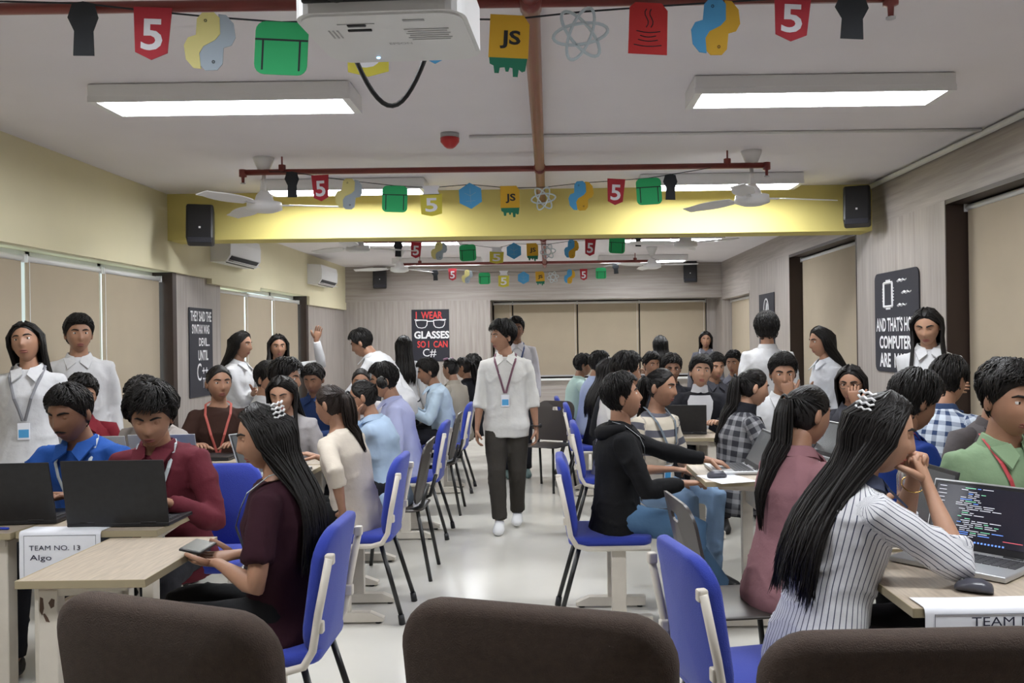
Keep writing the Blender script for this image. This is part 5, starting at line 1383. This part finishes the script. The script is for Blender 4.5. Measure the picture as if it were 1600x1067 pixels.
person('standing man in white shirt with bushy hair seen from behind', 1.78, 7.05, -8, 'stand', 'm', 2, WH, lean=0, near=True, arms='down', hair='curly', scale=.985, vol=1.15)
person('man in white shirt covering his face with a hand', 1.64, 6.12, 172, 'sit', 'm', 2, WH, lean=6, hp=10, near=True, arms=((-.03, .19, 1.06, dict(dir=(.15, .0, .95), palm=(0, -1, 0), curl=.15)), (.10, .25, .70)), scale=1.07)
person('standing girl in grey-white shirt with long hair by the brown opening', 2.05, 6.3, 100, 'stand', 'f', 2, (.56, .57, .60), hair='long', hlen=.38, lean=4, hp=8, near=True, arms='fold', scale=.925)
person('standing girl in white looking down beside the chip poster', 2.38, 5.42, 158, 'stand', 'f', 1, WH, hair='long', hlen=.44, lean=2, hp=22, hy=-12, near=True, arms='fold', scale=.99, hfront=True)
person('person with spectacles and dark hair raising a finger', 1.97, 5.58, 150, 'sit', 'f', 2, (.05, .05, .06), hair='long', hlen=.3, lean=8, hp=10, glasses=True, arms=((-.05, .26, 1.05, dict(dir=(.1, .1, .9), palm=(0, -1, 0), curl=.7)), (.12, .36, .82)))
person('woman in dusty pink shirt with a low ponytail', 0.90, 3.36, -66, 'sit', 'f', 2, (.30, .15, .165), pants=(.01, .01, .012), hair='pony', hlen=.48, lean=9, hp=12, near=True, arms='desk', sleeve='long')
pr, ly, H_ = person('woman in white pinstripe shirt with wavy hair and clasped hands', 0.80, 2.64, -82, 'sit', 'f', 1, (.66, .66, .68), 'pin', (.06, .07, .11), pants=(.02, .02, .025), hair='half', hlen=.42, lean=17, hp=14, hy=-20, near=True, clip=1, sleeve='roll', scale=1.05,
       arms=((-.02, .345, 1.03, dict(dir=(.35, -.15, .85), palm=(.6, -.5, 0), curl=1.1, elbow=(-.55, .9, -1.0))), (.06, .34, 1.02, dict(dir=(-.35, -.15, .85), palm=(-.6, -.5, 0), curl=1.1, elbow=(.5, .6, -1.1)))), shift=(0, 0))
w_ = ly[0][2].lerp(ly[0][1], .12); t_ = (ly[0][2] - ly[0][1]).normalized(); a1 = t_.orthogonal().normalized(); a2 = t_.cross(a1)
bg = MB().tube([w_ + a1 * (.033 * math.cos(a)) + a2 * (.033 * math.sin(a)) for a in np.linspace(0, 6.283, 25)], .0022, n=6).build('bangle', mat('gold', (.62, .42, .14), .25, metal=.9), None, True)
bg.location = pr.location; bg.rotation_euler = pr.rotation_euler; tag(bg, 'thin gold bangle on the pinstriped woman\'s wrist', 'bangle')
person('man in royal blue shirt looking down beyond the pinstriped woman', 1.46, 3.88, -75, 'sit', 'm', 3, (.012, .035, .19), lean=16, hp=18, near=True, scale=1.03, vol=1.4, lany=(.45, .04, .06))
person('man in blue and white plaid shirt seen from behind', 2.12, 4.82, -55, 'sit', 'm', 2, (.50, .55, .62), 'plaid', (.03, .05, .11), lean=14, hp=14, near=True, scale=1.08)
person('man in sage green shirt with a red lanyard', 1.70, 3.32, 190, 'sit', 'm', 2, (.22, .32, .19), lean=6, hp=8, near=True, lany=(.48, .06, .07), scale=1.08, vol=1.1, arms='tuck')
person('dark-haired person right behind the sage green shirt', 2.10, 4.18, 190, 'sit', 'm', 2, (.08, .07, .07), lean=8, hp=10, hair='curly', scale=1.05, arms='tuck')
